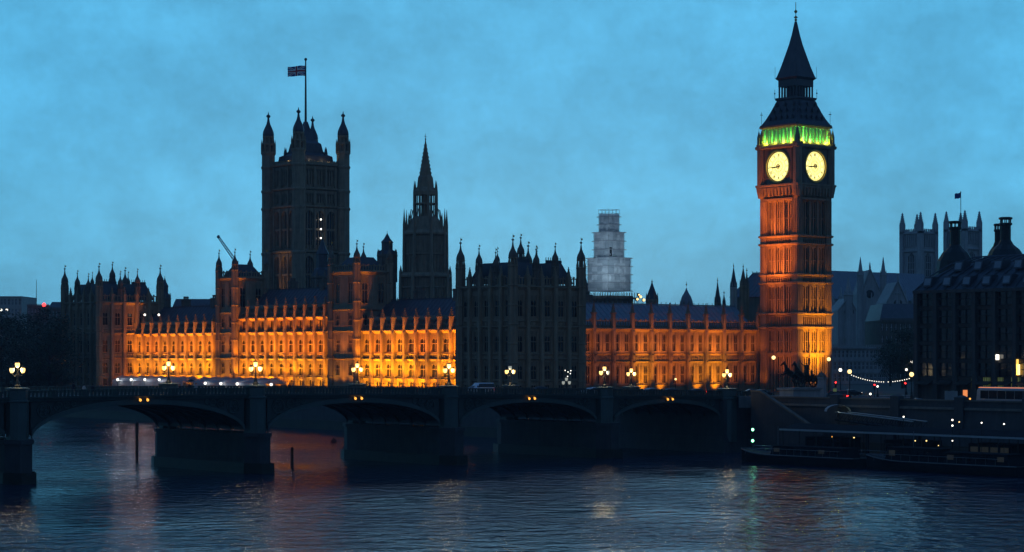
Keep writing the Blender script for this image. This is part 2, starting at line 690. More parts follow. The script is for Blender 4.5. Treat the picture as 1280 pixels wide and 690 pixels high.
# ------------------------------------------------------------------ river walls
w = thing('embankment_wall', 'long dark granite river wall behind the boats and pontoon, right of the bridge', 'river wall', (8, 0, 0))
mb = MB()
mb.extrude_y(-300, -3, [(-1.6, -3), (-0.9, 3.5), (-0.3, 9.4), (-0.3, 10.2), (0.4, 10.2), (0.4, -3)])
mb.build('wall', 'granite', w)
mb = MB()
mb.extrude_y(-300, -3, [(-0.55, 10.2), (-0.55, 10.45), (0.6, 10.45), (0.6, 10.2)])
mb.extrude_y(-300, -3, [(-0.8, 8.75), (-0.62, 9.15), (-0.3, 9.15), (-0.3, 8.75)])
mb.build('coping', 'stone_dark', w)
mb = MB()
mb.extrude_y(-300, -3, [(-1.75, -3), (-1.25, 2.6), (-1.0, 2.6), (-1.0, -3)])
mb.build('tide_weed', 'weed', w)
proto = None
for i in range(12):
    y = -20 - i * 14
    if proto is None:
        mb = MB()
        mb.box(-1.05, 0.45, -0.9, 0.9, 5.5, 10.9)
        mb.taper(-1.15, 0.5, -1.0, 1.0, 10.9, -0.2, 0.2, -0.2, 0.2, 11.25)
        proto = mb.build('pier', 'granite', w, (0, y, 0))
    else:
        link_copy(proto, w, (0, y, 0))

w = thing('terrace_wall', 'granite river wall carrying the palace terrace, seen under the bridge arches', 'river wall', (10, 26, 0))
mb = MB()
mb.extrude_y(0, 290, [(-1.3, -3), (-0.6, 3.5), (0, TZ), (0, TZ + 1.0), (0.5, TZ + 1.0), (0.5, -3)])
mb.build('wall', 'granite', w)
mb = MB()
mb.extrude_y(0, 290, [(-0.2, TZ + 1.0), (-0.2, TZ + 1.25), (0.6, TZ + 1.25), (0.6, TZ + 1.0)])
mb.build('coping', 'stone_dark', w)
mb = MB()
mb.extrude_y(0, 290, [(-1.5, -3), (-0.95, 2.2), (-0.7, 2.2), (-0.7, -3)])
mb.build('tide_weed', 'weed', w)

# stair down from the bridge foot to the pier
w = thing('river_stair', 'granite stair with sloping parapet running down from the bridge foot to the pier', 'stair', (4.2, -4, 0))
mb = MB()
rows = []
for i in range(24):
    y = -i * 0.62
    mb.box(-1.4, 1.4, y - 0.62, y, -2, 9.6 - i * 0.27)
mb.build('steps', 'granite', w)
mb = MB()
mb.extrude_x(-2.0, -1.4, [(0, -2), (0, 11.3), (-2.2, 11.3), (-15.2, 4.9), (-17.5, 4.9), (-17.5, -2)])
mb.build('parapet', 'granite', w)
mb = MB()
mb.extrude_x(-2.15, -1.25, [(0, 11.3), (0, 11.6), (-2.3, 11.6), (-15.3, 5.2), (-17.7, 5.2), (-17.7, 4.9), (-15.2, 4.9), (-2.2, 11.3)])
mb.build('coping', 'stone_dark', w)

# ------------------------------------------------------------------ bridge
bridge = thing('road_bridge', 'long green painted iron arch bridge on granite piers across the river', 'bridge', (0, 0, 0))
PT = [0, 31, 66, 104, 144, 182, 217, 248]          # pier lines, metres east of the west bank


def ptop(x):
    t = -x
    return 13.25 - 1.75 * abs((t - 124) / 124) ** 1.5


def bridge_span(x0, x1):
    """one arch: two spandrel faces with moulded ring, ribs and soffit"""
    xm, half = (x0 + x1) / 2, (x1 - x0) / 2
    zs, zc = 6.2, ptop((x0 + x1) / 2) - 2.35
    N = 30
    xs = [xm - half * cos(pi * i / N) for i in range(N + 1)]

    def zi(x, d=0.0):
        q = max(0.0, 1 - ((x - xm) / (half + d * 0.6)) ** 2)
        return zs + (zc + d - zs) * sqrt(q)
    top = lambda x: ptop(x) - 1.55
    for y, yo in ((0.0, -1), (26.0, 1)):
        mb = MB()
        a = [(x, y, zi(x)) for x in xs]
        b = [(x, y, max(zi(x) + 0.02, top(x))) for x in xs]
        mb.grid([a, b])
        mb.build('spandrel', 'bridge_green', bridge)
    # moulded arch ring standing proud
    for y, yo in ((0.0, -0.32), (26.0, 0.32)):
        mb = MB()
        i1 = [(x, y, zi(x)) for x in xs]
        i2 = [(x, y + yo, zi(x)) for x in xs]
        o2 = [(x, y + yo, min(zi(x, 0.75), top(x) - .02)) for x in xs]
        o1 = [(x, y, min(zi(x, 0.75), top(x) - .02)) for x in xs]
        mb.grid([i1, i2, o2, o1])
        mb.build('arch_ring', 'bridge_trim', bridge)
    # soffit with ribs
    mb = MB()
    mb.grid([[(x, 0.0, zi(x) + 0.5) for x in xs], [(x, 26.0, zi(x) + 0.5) for x in xs]])
    for k in range(1, 7):
        y = 26.0 * k / 7
        mb.grid([[(x, y - 0.2, zi(x) + 0.5) for x in xs], [(x, y - 0.2, zi(x)) for x in xs],
                 [(x, y + 0.2, zi(x)) for x in xs], [(x, y + 0.2, zi(x) + 0.5) for x in xs]])
    mb.build('soffit', 'bridge_green', bridge)
    # spandrel tracery: circles and shields shrinking towards the crown
    for side in (-1, 1):
        mb = MB()
        x = xm + side * (half - 2.0)
        for k in range(4):
            zt = top(x) - 0.25
            zb = zi(x, 0.75) + 0.2
            r = min(1.9, (zt - zb) / 2 * 0.94)
            if r < 0.3:
                break
            cz = zt - r
            pts = [(x + r * cos(2 * pi * j / 14), -0.08, cz + r * sin(2 * pi * j / 14)) for j in range(15)]
            mb.tube(pts, 0.11, 4)
            for j in range(4):
                an = pi / 4 + j * pi / 2
                rr = r * 0.42
                pts = [(x + rr * 1.15 * cos(an) + rr * 0.8 * cos(2 * pi * q / 8), -0.06,
                        cz + rr * 1.15 * sin(an) + rr * 0.8 * sin(2 * pi * q / 8)) for q in range(9)]
                mb.tube(pts, 0.07, 4)
            x -= side * (r * 1.9 + 0.2)
        mb.build('tracery', 'bridge_trim', bridge)


def bridge_pier(t):
    x = -t
    p = MB()
    # cutwater nose, body and battered foot
    for (z0, z1, hw, ext) in ((-3, 1.0, 2.5, 1.2), (1.0, 5.6, 2.1, 0.5), (5.6, 6.2, 2.35, 0.8)):
        pts = [(x - hw, 0 - ext * .3), (x - hw * .45, -2.2 - ext), (x + hw * .45, -2.2 - ext), (x + hw, 0 - ext * .3),
               (x + hw, 26 + ext * .3), (x + hw * .45, 28.2 + ext), (x - hw * .45, 28.2 + ext), (x - hw, 26 + ext * .3)]
        hw2 = hw - (0.4 if z0 < 0 else 0.0)
        k = hw2 / hw
        top = [(x + (px - x) * k, 13 + (py - 13) * (1 - (1 - k) * .15)) for px, py in pts]
        lo = [(px, py, z0) for px, py in pts]
        hi = [(px, py, z1) for px, py in top]
        p.grid([lo, hi], close=True)
        p.poly(hi)
    o = p.build('pier', ['granite'], bridge)
    mb = MB()
    for px in (x,):
        pts = [(x - 2.62, -.5), (x - 1.2, -3.55), (x + 1.2, -3.55), (x + 2.62, -.5), (x + 2.62, 26.5), (x + 1.2, 29.6), (x - 1.2, 29.6), (x - 2.62, 26.5)]
        mb.grid([[(a, b, -3) for a, b in pts], [(x + (a - x) * .94, b, 1.6) for a, b in pts]], close=True)
    mb.build('tide_weed', 'weed', o)
    # half-octagon turret carrying the lamp pedestal, both faces
    for y in (0, 26):
        mb = MB()
        zt = ptop(x)
        mb.lathe(x, y, [(1.55, 6.2), (1.55, zt - 1.7), (1.75, zt - 1.6), (1.75, zt - 1.4), (1.5, zt - 1.3),
                        (1.5, zt + 0.05), (1.7, zt + 0.15), (1.7, zt + 0.35), (1.2, zt + 0.45)], 8)
        for k in range(8):
            an = pi / 8 + k * pi / 4
            mb.box(x + 1.42 * cos(an) - .12, x + 1.42 * cos(an) + .12, y + 1.42 * sin(an) - .12, y + 1.42 * sin(an) + .12, 6.4, zt - 1.75)
        mb.build('turret', 'bridge_trim', bridge)


for a, b in zip(PT[:-1], PT[1:]):
    bridge_span(-b + 2.1, -a - 2.1)
for t in PT[1:-1]:
    bridge_pier(t)
for t, s in ((0, 1), (248, -1)):
    mb = MB()
    x = -t
    xa, xb = sorted((x - s * 2.1, x + s * 12))
    mb.box(xa, xb, -1.2, 27.2, -3, ptop(x) - 1.6)
    mb.taper(xa - .9, xb + .9, -2.4, 28.4, -3, xa, xb, -1.3, 27.3, 3.0)
    mb.build('abutment', 'granite', bridge)
    for y in (0, 26):
        mb = MB()
        zt = ptop(x)
        mb.lathe(x, y, [(1.9, 2), (1.9, zt - 1.7), (2.1, zt - 1.55), (2.1, zt - 1.35), (1.8, zt - 1.2), (1.8, zt + .1), (2.0, zt + .2), (2.0, zt + .4), (1.3, zt + .5)], 8)
        mb.build('turret', 'bridge_trim', bridge)

# cornice + pierced parapet, both sides; built by span so it follows the camber
xs = [-248 + i * 4 for i in range(63)] + [2.0, 6.0, 10.0]
for y, s in ((0.0, -1), (26.0, 1)):
    mb = MB()
    for (o0, o1, d0, d1) in ((0.0, 0.55, -1.62, -1.32), (0.0, 0.75, -1.32, -1.12)):
        mb.grid([[(x, y, ptop(x) + d0) for x in xs], [(x, y + s * (o1 - .12), ptop(x) + d0) for x in xs],
                 [(x, y + s * o1, ptop(x) + d1) for x in xs], [(x, y - s * .3, ptop(x) + d1) for x in xs]])
    mb.build('cornice', 'bridge_trim', bridge)
    mb = MB()
    for d0, d1, w_ in ((-1.12, -0.92, .22), (-0.14, 0.0, .26)):
        mb.grid([[(x, y + w_, ptop(x) + d0) for x in xs], [(x, y - w_, ptop(x) + d0) for x in xs],
                 [(x, y - w_, ptop(x) + d1) for x in xs], [(x, y + w_, ptop(x) + d1) for x in xs]], close=False)
        mb.grid([[(x, y + w_, ptop(x) + d0) for x in xs], [(x, y + w_, ptop(x) + d1) for x in xs]])
    x = -247.6
    k = 0
    while x < 9.8:
        zt = ptop(x)
        mb.box(x - .17, x + .17, y - .12, y + .12, zt - .93, zt - .13)
        if k % 8 == 0:
            mb.box(x - .3, x + .3, y - .2, y + .2, zt - .93, zt - .12)
        x += 0.62
        k += 1
    mb.build('parapet', 'bridge_green', bridge)
# deck
mb = MB()
xd = xs
for (y0, y1, up_) in ((2.8, 23.2, 0.0),):
    mb.grid([[(x, y0, ptop(x) - 1.2 + up_) for x in xd], [(x, y1, ptop(x) - 1.2 + up_) for x in xd]])
mb.build('roadway', 'asphalt', bridge)
mb = MB()
for (y0, y1, e) in ((0.3, 2.8, 1), (23.2, 25.7, 0)):
    ye = y1 if e else y0
    mb.grid([[(x, y0, ptop(x) - 1.05) for x in xd], [(x, y1, ptop(x) - 1.05) for x in xd]])
    mb.grid([[(x, ye, ptop(x) - 1.05) for x in xd], [(x, ye, ptop(x) - 1.3) for x in xd]])
mb.build('footway', 'paving', bridge)
mb = MB()
mb.grid([[(x, 12.9, ptop(x) - 1.196) for x in xd], [(x, 13.1, ptop(x) - 1.196) for x in xd]])
mb.build('lane_line', 'white_paint', bridge)
# paired amber navigation lamps under the crown of each arch, near face
for a, b in zip(PT[:-1], PT[1:]):
    xm = -(a + b) / 2
    for dx in (-0.62, 0.62):
        mb = MB()
        zc = ptop(xm) - 1.72
        mb.lathe(xm + dx, -0.62, [(0.16, zc - .22), (0.2, zc - .15), (.2, zc + .12), (.12, zc + .2)], 8, m=1)
        mb.box(xm + dx - .05, xm + dx + .05, -.62, 0, zc + .18, zc + .26)
        mb.ball(xm + dx, -0.75, zc, 0.21, 8, 0)
        mb.build('navigation_light', ['lamp_amber', 'black_iron'], bridge)


# triple lantern lamp standards on the pier pedestals
def lamp_standard(label, loc, lit=(1, 1, 1), group='triple lamps along the bridge parapets'):
    t = thing('bridge_lamp', label, 'street lamp', loc, 0, group)
    mb = MB()
    mb.lathe(0, 0, [(0.5, 0), (0.5, .25), (.3, .45), (.22, .9), (.15, 1.1), (.11, 1.8), (.1, 2.6), (.16, 2.7), (.05, 2.85)], 8)
    pts = [(-.85, 0, 2.0), (-.8, 0, 1.75), (-.45, 0, 1.55), (0, 0, 1.9), (.45, 0, 1.55), (.8, 0, 1.75), (.85, 0, 2.0)]
    mb.tube(pts, .055, 6)
    for dx, z in ((-.85, 2.0), (.85, 2.0), (0, 2.75)):
        mb.lathe(dx, 0, [(.07, z - .05), (.16, z + .02), (.16, z + .06)], 8)
        mb.lathe(dx, 0, [(.31, z + .75), (.2, z + .92), (.05, z + 1.05), (.02, z + 1.2)], 8)
    mb.build('post', 'black_iron', t)
    for i, (dx, z) in enumerate(((-.85, 2.0), (.85, 2.0), (0, 2.75))):
        mb = MB()
        mb.lathe(dx, 0, [(.15, z + .06), (.3, z + .3), (.33, z + .5), (.3, z + .75)], 8, smooth=True)
        mb.build('lantern', 'lamp_glow' if lit[i] == 1 else ('lamp_glow_soft' if lit[i] == 2 else 'lamp_faint_glow'), t)
    lp = lamp('POINT', (0, 0, 2.6), 420, (1, .78, .42), size=.5, name='lantern_light')
    lp.parent = t
    return t


desc = {
    (0, 0): 'lit triple lamp at the west end of the bridge, nearest the clock tower',
    (31, 0): 'lit triple lamp in front of the right end of the dark pavilion block',
    (66, 0): 'lit triple lamp on the near parapet just left of the dark pavilion block',
    (104, 0): 'lit triple lamp on the near parapet between the tent and the lit facade',
    (144, 0): 'lit triple lamp at the far left in front of the dark trees',
    (0, 26): 'lit triple lamp on the far parapet before the orange range, right of the pavilion',
    (31, 26): 'lit triple lamp on the far parapet in front of the middle of the dark pavilion',
    (66, 26): 'brightest triple lamp on the far parapet before the right wing of the lit facade',
    (104, 26): 'lit triple lamp on the far parapet in front of the white tent',
}
for (t, y), lab in desc.items():
    lit = {(66, 0): (1, 1, 2), (104, 0): (1, 2, 1), (31, 0): (1, 0, 1), (144, 0): (2, 1, 1), (31, 26): (1, 1, 0)}.get((t, y), (1, 1, 1))
    lamp_standard(lab, (-t, y, ptop(-t) + .45), lit)

# ------------------------------------------------------------------ gothic kit
# Walls are built facing -Y along local +X and turned into place.
WIN = {}


def window_mesh(w, h, lights=2, transom=0.5, tracery=0.35, glass='glass', frame='stone'):
    """tall gothic window: mullions, transom, traceried head over dark glass"""
    key = (round(w, 2), round(h, 2), lights, transom, tracery, glass, frame)
    if key in WIN:
        return WIN[key]
    mb = MB()
    mb.poly([(-w / 2, .24, 0), (w / 2, .24, 0), (w / 2, .24, h), (-w / 2, .24, h)], 1)
    lw = w / lights
    for i in range(1, lights):
        x = -w / 2 + i * lw
        mb.box(x - .06, x + .06, .1, .3, 0, h)
    mb.box(-w / 2, -w / 2 + .06, .08, .5, 0, h)
    mb.box(w / 2 - .06, w / 2, .08, .5, 0, h)
    if transom:
        mb.box(-w / 2, w / 2, .12, .28, h * transom - .07, h * transom + .07)
        for i in range(lights):
            x = -w / 2 + i * lw
            mb.arch_fill(x + .05, x + lw - .05, h * transom - .3, h * transom - .1, h * transom, .18, .24)
    zt = h * (1 - tracery)
    for i in range(lights):
        x = -w / 2 + i * lw
        mb.arch_fill(x + .05, x + lw - .05, zt - .1, zt + .5, h, .12, .24)
    # blind tracery panel in the head
    if tracery > .25:
        for i in range(lights * 2):
            x = -w / 2 + (i + .5) * lw / 2
            mb.box(x - .05, x + .05, .05, .14, zt + .5, h)
    mb.box(-w / 2 - .1, w / 2 + .1, -.12, .3, -.16, 0)
    me = mb.build('window', [frame, glass])
    WIN[key] = me
    return me


WIN_COUNT = {}


def put_window(root, proto, loc, rotz, lit=None):
    n = WIN_COUNT.get(root.name, 0)
    o = link_copy(proto, root, loc, rotz)
    WIN_COUNT[root.name] = n + 1
    return o


def purge_protos():
    for o in list(WIN.values()):
        if o.parent is None:
            bpy.data.objects.remove(o)


def pinnacle(mb, x, y, z, hw, hs, hc, m=0):
    """square shaft with gablets, crocketed spike and finial"""
    mb.square(x, y, [(hw, z), (hw, z + hs)], m)
    mb.square(x, y, [(hw * 1.35, z + hs * .92), (hw * 1.35, z + hs)], m)
    mb.square(x, y, [(hw * .95, z + hs), (hw * .12, z + hs + hc)], m)
    for k in range(3):
        t = (k + .6) / 3.4
        r = hw * (1 - t) + .12
        zz = z + hs + hc * t
        mb.box(x - r - .08, x + r + .08, y - .06, y + .06, zz, zz + .14, m)
        mb.box(x - .06, x + .06, y - r - .08, y + r + .08, zz, zz + .14, m)
    mb.ball(x, y, z + hs + hc + .05, .16, 6, m)


def turret_mb(r, z0, z1, dome=1.0, n=8, tip=3.0, bands=4, cap_m=1, cage=True):
    """octagonal stair turret with strings, ogee cap and gilded vane"""
    mb = MB()
    mb.lathe(0, 0, [(r, z0), (r, z1)], n)
    for k in range(bands):
        z = z0 + (z1 - z0) * (k + 1) / bands
        mb.lathe(0, 0, [(r * 1.0, z - .45), (r * 1.2, z - .2), (r * 1.2, z), (r, z + .1)], n)
    for k in range(n):       # angle shafts and blind panels
        an = pi / n + 2 * pi * k / n
        c, s = cos(an), sin(an)
        mb.lathe(r * c, r * s, [(.14 * r, z0), (.14 * r, z1 + r * .5), (0.02, z1 + r * 1.1)], 4, an)
    h = r * 2.0 * dome
    z = z1
    if cage:     # open lantern stage under the cap
        for k in range(n):
            an = pi / n + 2 * pi * k / n
            mb.lathe(r * .82 * cos(an), r * .82 * sin(an), [(r * .17, z), (r * .17, z + h * .75)], 4, an)
        mb.lathe(0, 0, [(r * .45, z), (r * .45, z + h * .75)], n)
        mb.lathe(0, 0, [(r * .95, z + h * .72), (r * 1.08, z + h * .78), (r * 1.08, z + h * .86)], n)
        z += h * .85
    mb.lathe(0, 0, [(r * .98, z), (r * 1.0, z + h * .22), (r * .86, z + h * .5), (r * .52, z + h * .82),
                    (r * .26, z + h * 1.15), (r * .13, z + h * 1.6), (r * .1, z + h * 1.75)], n, m=cap_m)
    zt = z + h * 1.75
    mb.lathe(0, 0, [(r * .1, zt), (r * .3, zt + r * .2), (r * .3, zt + r * .35), (r * .08, zt + r * .5)], 6, m=cap_m)
    mb.tube([(0, 0, zt), (0, 0, zt + tip * .6)], .06, 4, m=2)
    mb.box(-.03, r * .45, -.03, .03, zt + tip * .35, zt + tip * .52, 2)
    return mb


def put_turret(root, x, y, r, z0, z1, name='turret', mats=('stone', 'stone_dark', 'gilt'), **kw):
    mb = turret_mb(r, z0, z1, **kw)
    return mb.build(name, list(mats), root, (x, y, 0))


def facade(root, L, nb, z0, ztop, rows, loc, rotz, cornice=.75, buttress=(.55, .75), parapet=1.6,
           pin=(.42, 2.2, 2.0), depth=1.2, friezes=(), stone='stone', frame=None, skip_ends=False, strings=(),
           pinz=None, pale=None, butts=True):
    """bays of windows between buttresses, coved strings, cornice, pierced parapet, pinnacles"""
    frame = frame or stone
    bw = L / nb
    w = MB()
    w.box(0, L, .5, depth, z0, ztop)
    zs = z0
    for r in rows:
        w.box(0, L, 0, .5, zs, r['zb'])
        nw = r.get('n', 1)
        gap = bw / nw
        for i in range(nb):
            for k in range(nw + 1):
                xc = i * bw + k * gap
                hw = (gap - r['w']) / 2
                xa, xb = max(i * bw, xc - hw), min((i + 1) * bw, xc + hw)
                if xb > xa + .01:
                    w.box(xa, xb, .004, .5, r['zb'], r['zt'])
                    if k in (0, nw):
                        continue
                    w.box(xc - .1, xc + .1, -.14, .004, r['zb'], r['zt'])
            # slim blind shafts on the piers
            for k in range(nw):
                for sgn in (-1, 1):
                    xx = i * bw + (k + .5) * gap + sgn * (r['w'] / 2 + .18)
                    w.box(xx - .07, xx + .07, -.1, .004, r['zb'] - .3, r['zt'] + .2)
        zs = r['zt']
    w.box(0, L, 0, .5, zs, ztop)
    # panel relief in the friezes: shields and quatrefoils
    for (fa, fb) in friezes:
        n = int(L / .78)
        for i in range(n):
            x = (i + .5) * L / n
            w.box(x - .05 - L / n * .5, x + .05 - L / n * .5, -.12, 0, fa, fb)
            if i % 2:
                zc = (fa + fb) / 2
                w.poly([(x - .26, -.13, zc + .32), (x + .26, -.13, zc + .32), (x + .24, -.17, zc - .1), (x, -.2, zc - .4), (x - .24, -.17, zc - .1)])
            else:
                w.lathe(x, -.02, [(.24, (fa + fb) / 2 - .24), (.24, (fa + fb) / 2 + .24)], 6)
    wo = w.build('wall', stone, root, loc, rotz)
    # coved cornice and strings: their undersides lean out to catch the floodlight
    mb = MB()
    for (z, p) in [(ztop, cornice)] + list(strings):
        mb.extrude_x(0, L, [(0.02, z - p * 1.1), (-p * .75, z - p * .25), (-p, z - p * .2), (-p, z), (0.02, z + .12)])
    mb.build('cornice', stone, root, loc, rotz)
    if parapet:
        mb = MB()
        mb.box(0, L, .1, .38, ztop + .12, ztop + .4)
        mb.box(0, L, .06, .42, ztop + parapet - .25, ztop + parapet)
        n = int(L / .8)
        for i in range(n):
            x = (i + .5) * L / n
            mb.box(x - .16, x + .16, .14, .34, ztop + .4, ztop + parapet - .25)
            if i % 2 == 0:
                mb.box(x - .2, x + .2, .1, .38, ztop + parapet, ztop + parapet + .35)
        mb.build('parapet', stone, root, loc, rotz)
    # windows
    for r in rows:
        pr = window_mesh(r['w'], r['zt'] - r['zb'], r.get('lights', 2), r.get('transom', .5), r.get('tracery', .35),
                         r.get('glass', 'glass'), frame)
        nw = r.get('n', 1)
        gap = bw / nw
        for i in range(nb):
            for k in range(nw):
                x = i * bw + (k + .5) * gap
                px = loc[0] + x * cos(rotz)
                py = loc[1] + x * sin(rotz)
                o = link_copy(pr, root, (px, py, loc[2] + r['zb']), rotz)
    # buttresses with pinnacles
    if butts:
        hw, pj = buttress
        mb = MB()
        mb.box(-hw, hw, -pj, .02, z0, ztop + .1)
        mb.taper(-hw * 1.25, hw * 1.25, -pj * 1.3, .02, z0, -hw * 1.25, hw * 1.25, -pj * 1.3, .02, z0 + 3.0)
        for (z, p) in list(strings):
            mb.box(-hw * 1.15, hw * 1.15, -pj * 1.2, .02, z - .35, z)
        mb.box(-hw * .62, hw * .62, -pj - .14, -pj, z0 + 3.2, ztop - .6)
        zp = pinz if pinz is not None else ztop + .1
        pinnacle(mb, 0, -pj * .45, zp, pin[0], pin[1], pin[2])
        pr = mb.build('buttress', stone)
        i0, i1 = (1, nb) if skip_ends else (0, nb + 1)
        for i in range(i0, i1):
            x = i * bw
            link_copy(pr, root, (loc[0] + x * cos(rotz), loc[1] + x * sin(rotz), loc[2]), rotz)
        bpy.data.objects.remove(pr)
    return wo


def pitched_roof(root, x0, x1, y0, y1, z0, z1, along='y', inset=0.0, m='iron_roof', name='roof', ribs=True, crest=True):
    mb = MB()
    if along == 'y':
        xm = (x0 + x1) / 2
        mb.poly([(x0, y0, z0), (x0, y1, z0), (xm, y1 - inset, z1), (xm, y0 + inset, z1)])
        mb.poly([(x1, y0, z0), (x1, y1, z0), (xm, y1 - inset, z1), (xm, y0 + inset, z1)])
        mb.poly([(x0, y0, z0), (x1, y0, z0), (xm, y0 + inset, z1)])
        mb.poly([(x0, y1, z0), (x1, y1, z0), (xm, y1 - inset, z1)])
        n = int((y1 - y0) / 1.6)
        for i in range(n + 1):
            y = y0 + inset + (y1 - y0 - 2 * inset) * i / max(1, n)
            for xa in (x0, x1):
                mb.tube([(xa, y, z0 + .02), (xm, y, z1 + .02)], .09, 4, smooth=False)
            if crest:
                mb.box(xm - .05, xm + .05, y - .07, y + .07, z1, z1 + .7)
        if crest:
            mb.box(xm - .06, xm + .06, y0 + inset, y1 - inset, z1 + .02, z1 + .3)
    else:
        ym = (y0 + y1) / 2
        mb.poly([(x0, y0, z0), (x1, y0, z0), (x1 - inset, ym, z1), (x0 + inset, ym, z1)])
        mb.poly([(x0, y1, z0), (x1, y1, z0), (x1 - inset, ym, z1), (x0 + inset, ym, z1)])
        mb.poly([(x0, y0, z0), (x0, y1, z0), (x0 + inset, ym, z1)])
        mb.poly([(x1, y0, z0), (x1, y1, z0), (x1 - inset, ym, z1)])
        n = int((x1 - x0) / 1.6)
        for i in range(n + 1):
            x = x0 + inset + (x1 - x0 - 2 * inset) * i / max(1, n)
            for ya in (y0, y1):
                mb.tube([(x, ya, z0 + .02), (x, ym, z1 + .02)], .09, 4, smooth=False)
            if crest:
                mb.box(x - .07, x + .07, ym - .05, ym + .05, z1, z1 + .7)
        if crest:
            mb.box(x0 + inset, x1 - inset, ym - .06, ym + .06, z1 + .02, z1 + .3)
    return mb.build(name, m, root)


def chimney(root, x, y, z0, z1, w=1.1, d=.8, m='stone_dark'):
    mb = MB()
    mb.box(x - w, x + w, y - d, y + d, z0, z1)
    mb.box(x - w - .15, x + w + .15, y - d - .15, y + d + .15, z1 - .5, z1 - .2)
    for k in (-.55, 0, .55):
        mb.lathe(x + k * w, y, [(.22, z1), (.28, z1 + .8), (.2, z1 + .85)], 8)
    mb.build('chimney', m, root)


E = radians(-90)       # turn for a wall that faces the river (east)

# ------------------------------------------------------------------ river front
ROWS2 = [dict(zb=9.4, zt=11.6, w=2.0, lights=2, transom=0, tracery=.2),
         dict(zb=12.8, zt=16.6, w=2.6, lights=2, transom=.5, tracery=.34),
         dict(zb=18.8, zt=23.2, w=2.6, lights=2, transom=.46, tracery=.40)]
STR2 = [(12.4, .35), (17.1, .5), (18.4, .3)]


def flood_row(ys, z_base, z_top, energy, x_wall, rng, dist=3.2, color=SODIUM, cone=92):
    for y in ys:
        e = energy * rng.uniform(.55, 1.35)
        if rng.random() < .08:
            e *= .35
        lamp('SPOT', (x_wall - dist, y + rng.uniform(-.3, .3), z_base), e,
             (1.0, color[1] * rng.uniform(.88, 1.12), color[2]),
             aim=(x_wall - .1, y, z_top - .5), size=.15, cone=cone, blend=1.0)


rng = random.Random(3)


def river_range(name, label, y0, y1, nb, three=False, strength=1.0):
    """y0 north end, y1 south end; east face on x = 24"""
    t = thing(name, label, 'palace wing', (24, y1, TZ))
    L = y1 - y0
    rows = [dict(r, zb=r['zb'] - TZ, zt=r['zt'] - TZ) for r in ROWS2]
    strs = [(z - TZ, p) for z, p in STR2]
    if three:
        rows = rows + [dict(zb=24.7 - TZ, zt=27.0 - TZ, w=2.2, lights=2, transom=0, tracery=.18)]
        strs.append((24.1 - TZ, .75))
        ztop = 27.9 - TZ
    else:
        ztop = 24.1 - TZ
    facade(t, L, nb, 0, ztop, rows, (0, 0, 0), E, strings=strs, friezes=((17.2 - TZ, 18.1 - TZ),),
           pin=(.42, 3.0, 2.0), parapet=1.4)
    zr = ztop + 1.0
    pitched_roof(t, 2.0, 15, -L, 0, zr, zr + 6.6, 'y', inset=0)
    mb = MB()
    mb.box(1.15, 16, -L, 0, 0, zr)
    mb.build('rear_block', 'stone_dark', t)
    # parapet dormers and slim ventilating shafts on the roof slope
    bw = L / nb
    for i in range(nb):
        mb = MB()
        y = -(i + .5) * bw
        mb.box(1.3, 3.4, y - .5, y + .5, zr - .8, zr + 1.5)
        mb.extrude_x(1.2, 3.6, [(y - .65, zr + 1.5), (y, zr + 2.5), (y + .65, zr + 1.5)])
        mb.build('dormer', ['stone'], t)
    for i in range(2, nb, 4):
        chimney(t, 9 + (i % 3), -i * bw, zr + 3, zr + 9.0)
    return t


river_range('river_wing', 'brightest lit golden wing of the long palace facade, left of the dark pavilion', 94.7, 149.0, 12)
river_range('river_centre', 'middle lit palace range three storeys high between two slim towers', 160.0, 205.0, 10, True)
river_range('river_wing', 'far left lit golden wing of the palace facade behind the white tent', 213.0, 260.5, 10)
# golden floods: one lamp on each ledge in every bay
for y0, nb, L, k in ((94.7, 12, 54.3, 1.35), (160.0, 10, 45.0, 1.0), (213.0, 10, 47.5, 1.05)):
    bw = L / nb
    ys = [y0 + (i + .5) * bw for i in range(nb)]
    flood_row(ys, 11.9, 16.9, 6400 * k, 24, rng, color=GOLD)
    flood_row(ys, 16.7, 23.6, 6800 * k * .85, 24, rng)
    flood_row(ys, 9.0, 12.4, 5000 * k, 24, rng, dist=2.4, color=GOLD)
    if k == 1.0:
        flood_row(ys, 24.2, 27.6, 1200, 24, rng, dist=1.5)


# the slim towers break the band of light only a little
for y0, y1, q in ((149.0, 160.0, .85), (205.0, 213.0, .75)):
    ys = [y0 + (y1 - y0) * f for f in (.2, .5, .8)]
    flood_row(ys, 9.0, 16.0, 3000 * q, 22.4, rng, color=GOLD, cone=62)
    flood_row(ys, 16.7, 22.6, 1700 * q, 22.4, rng, cone=54)


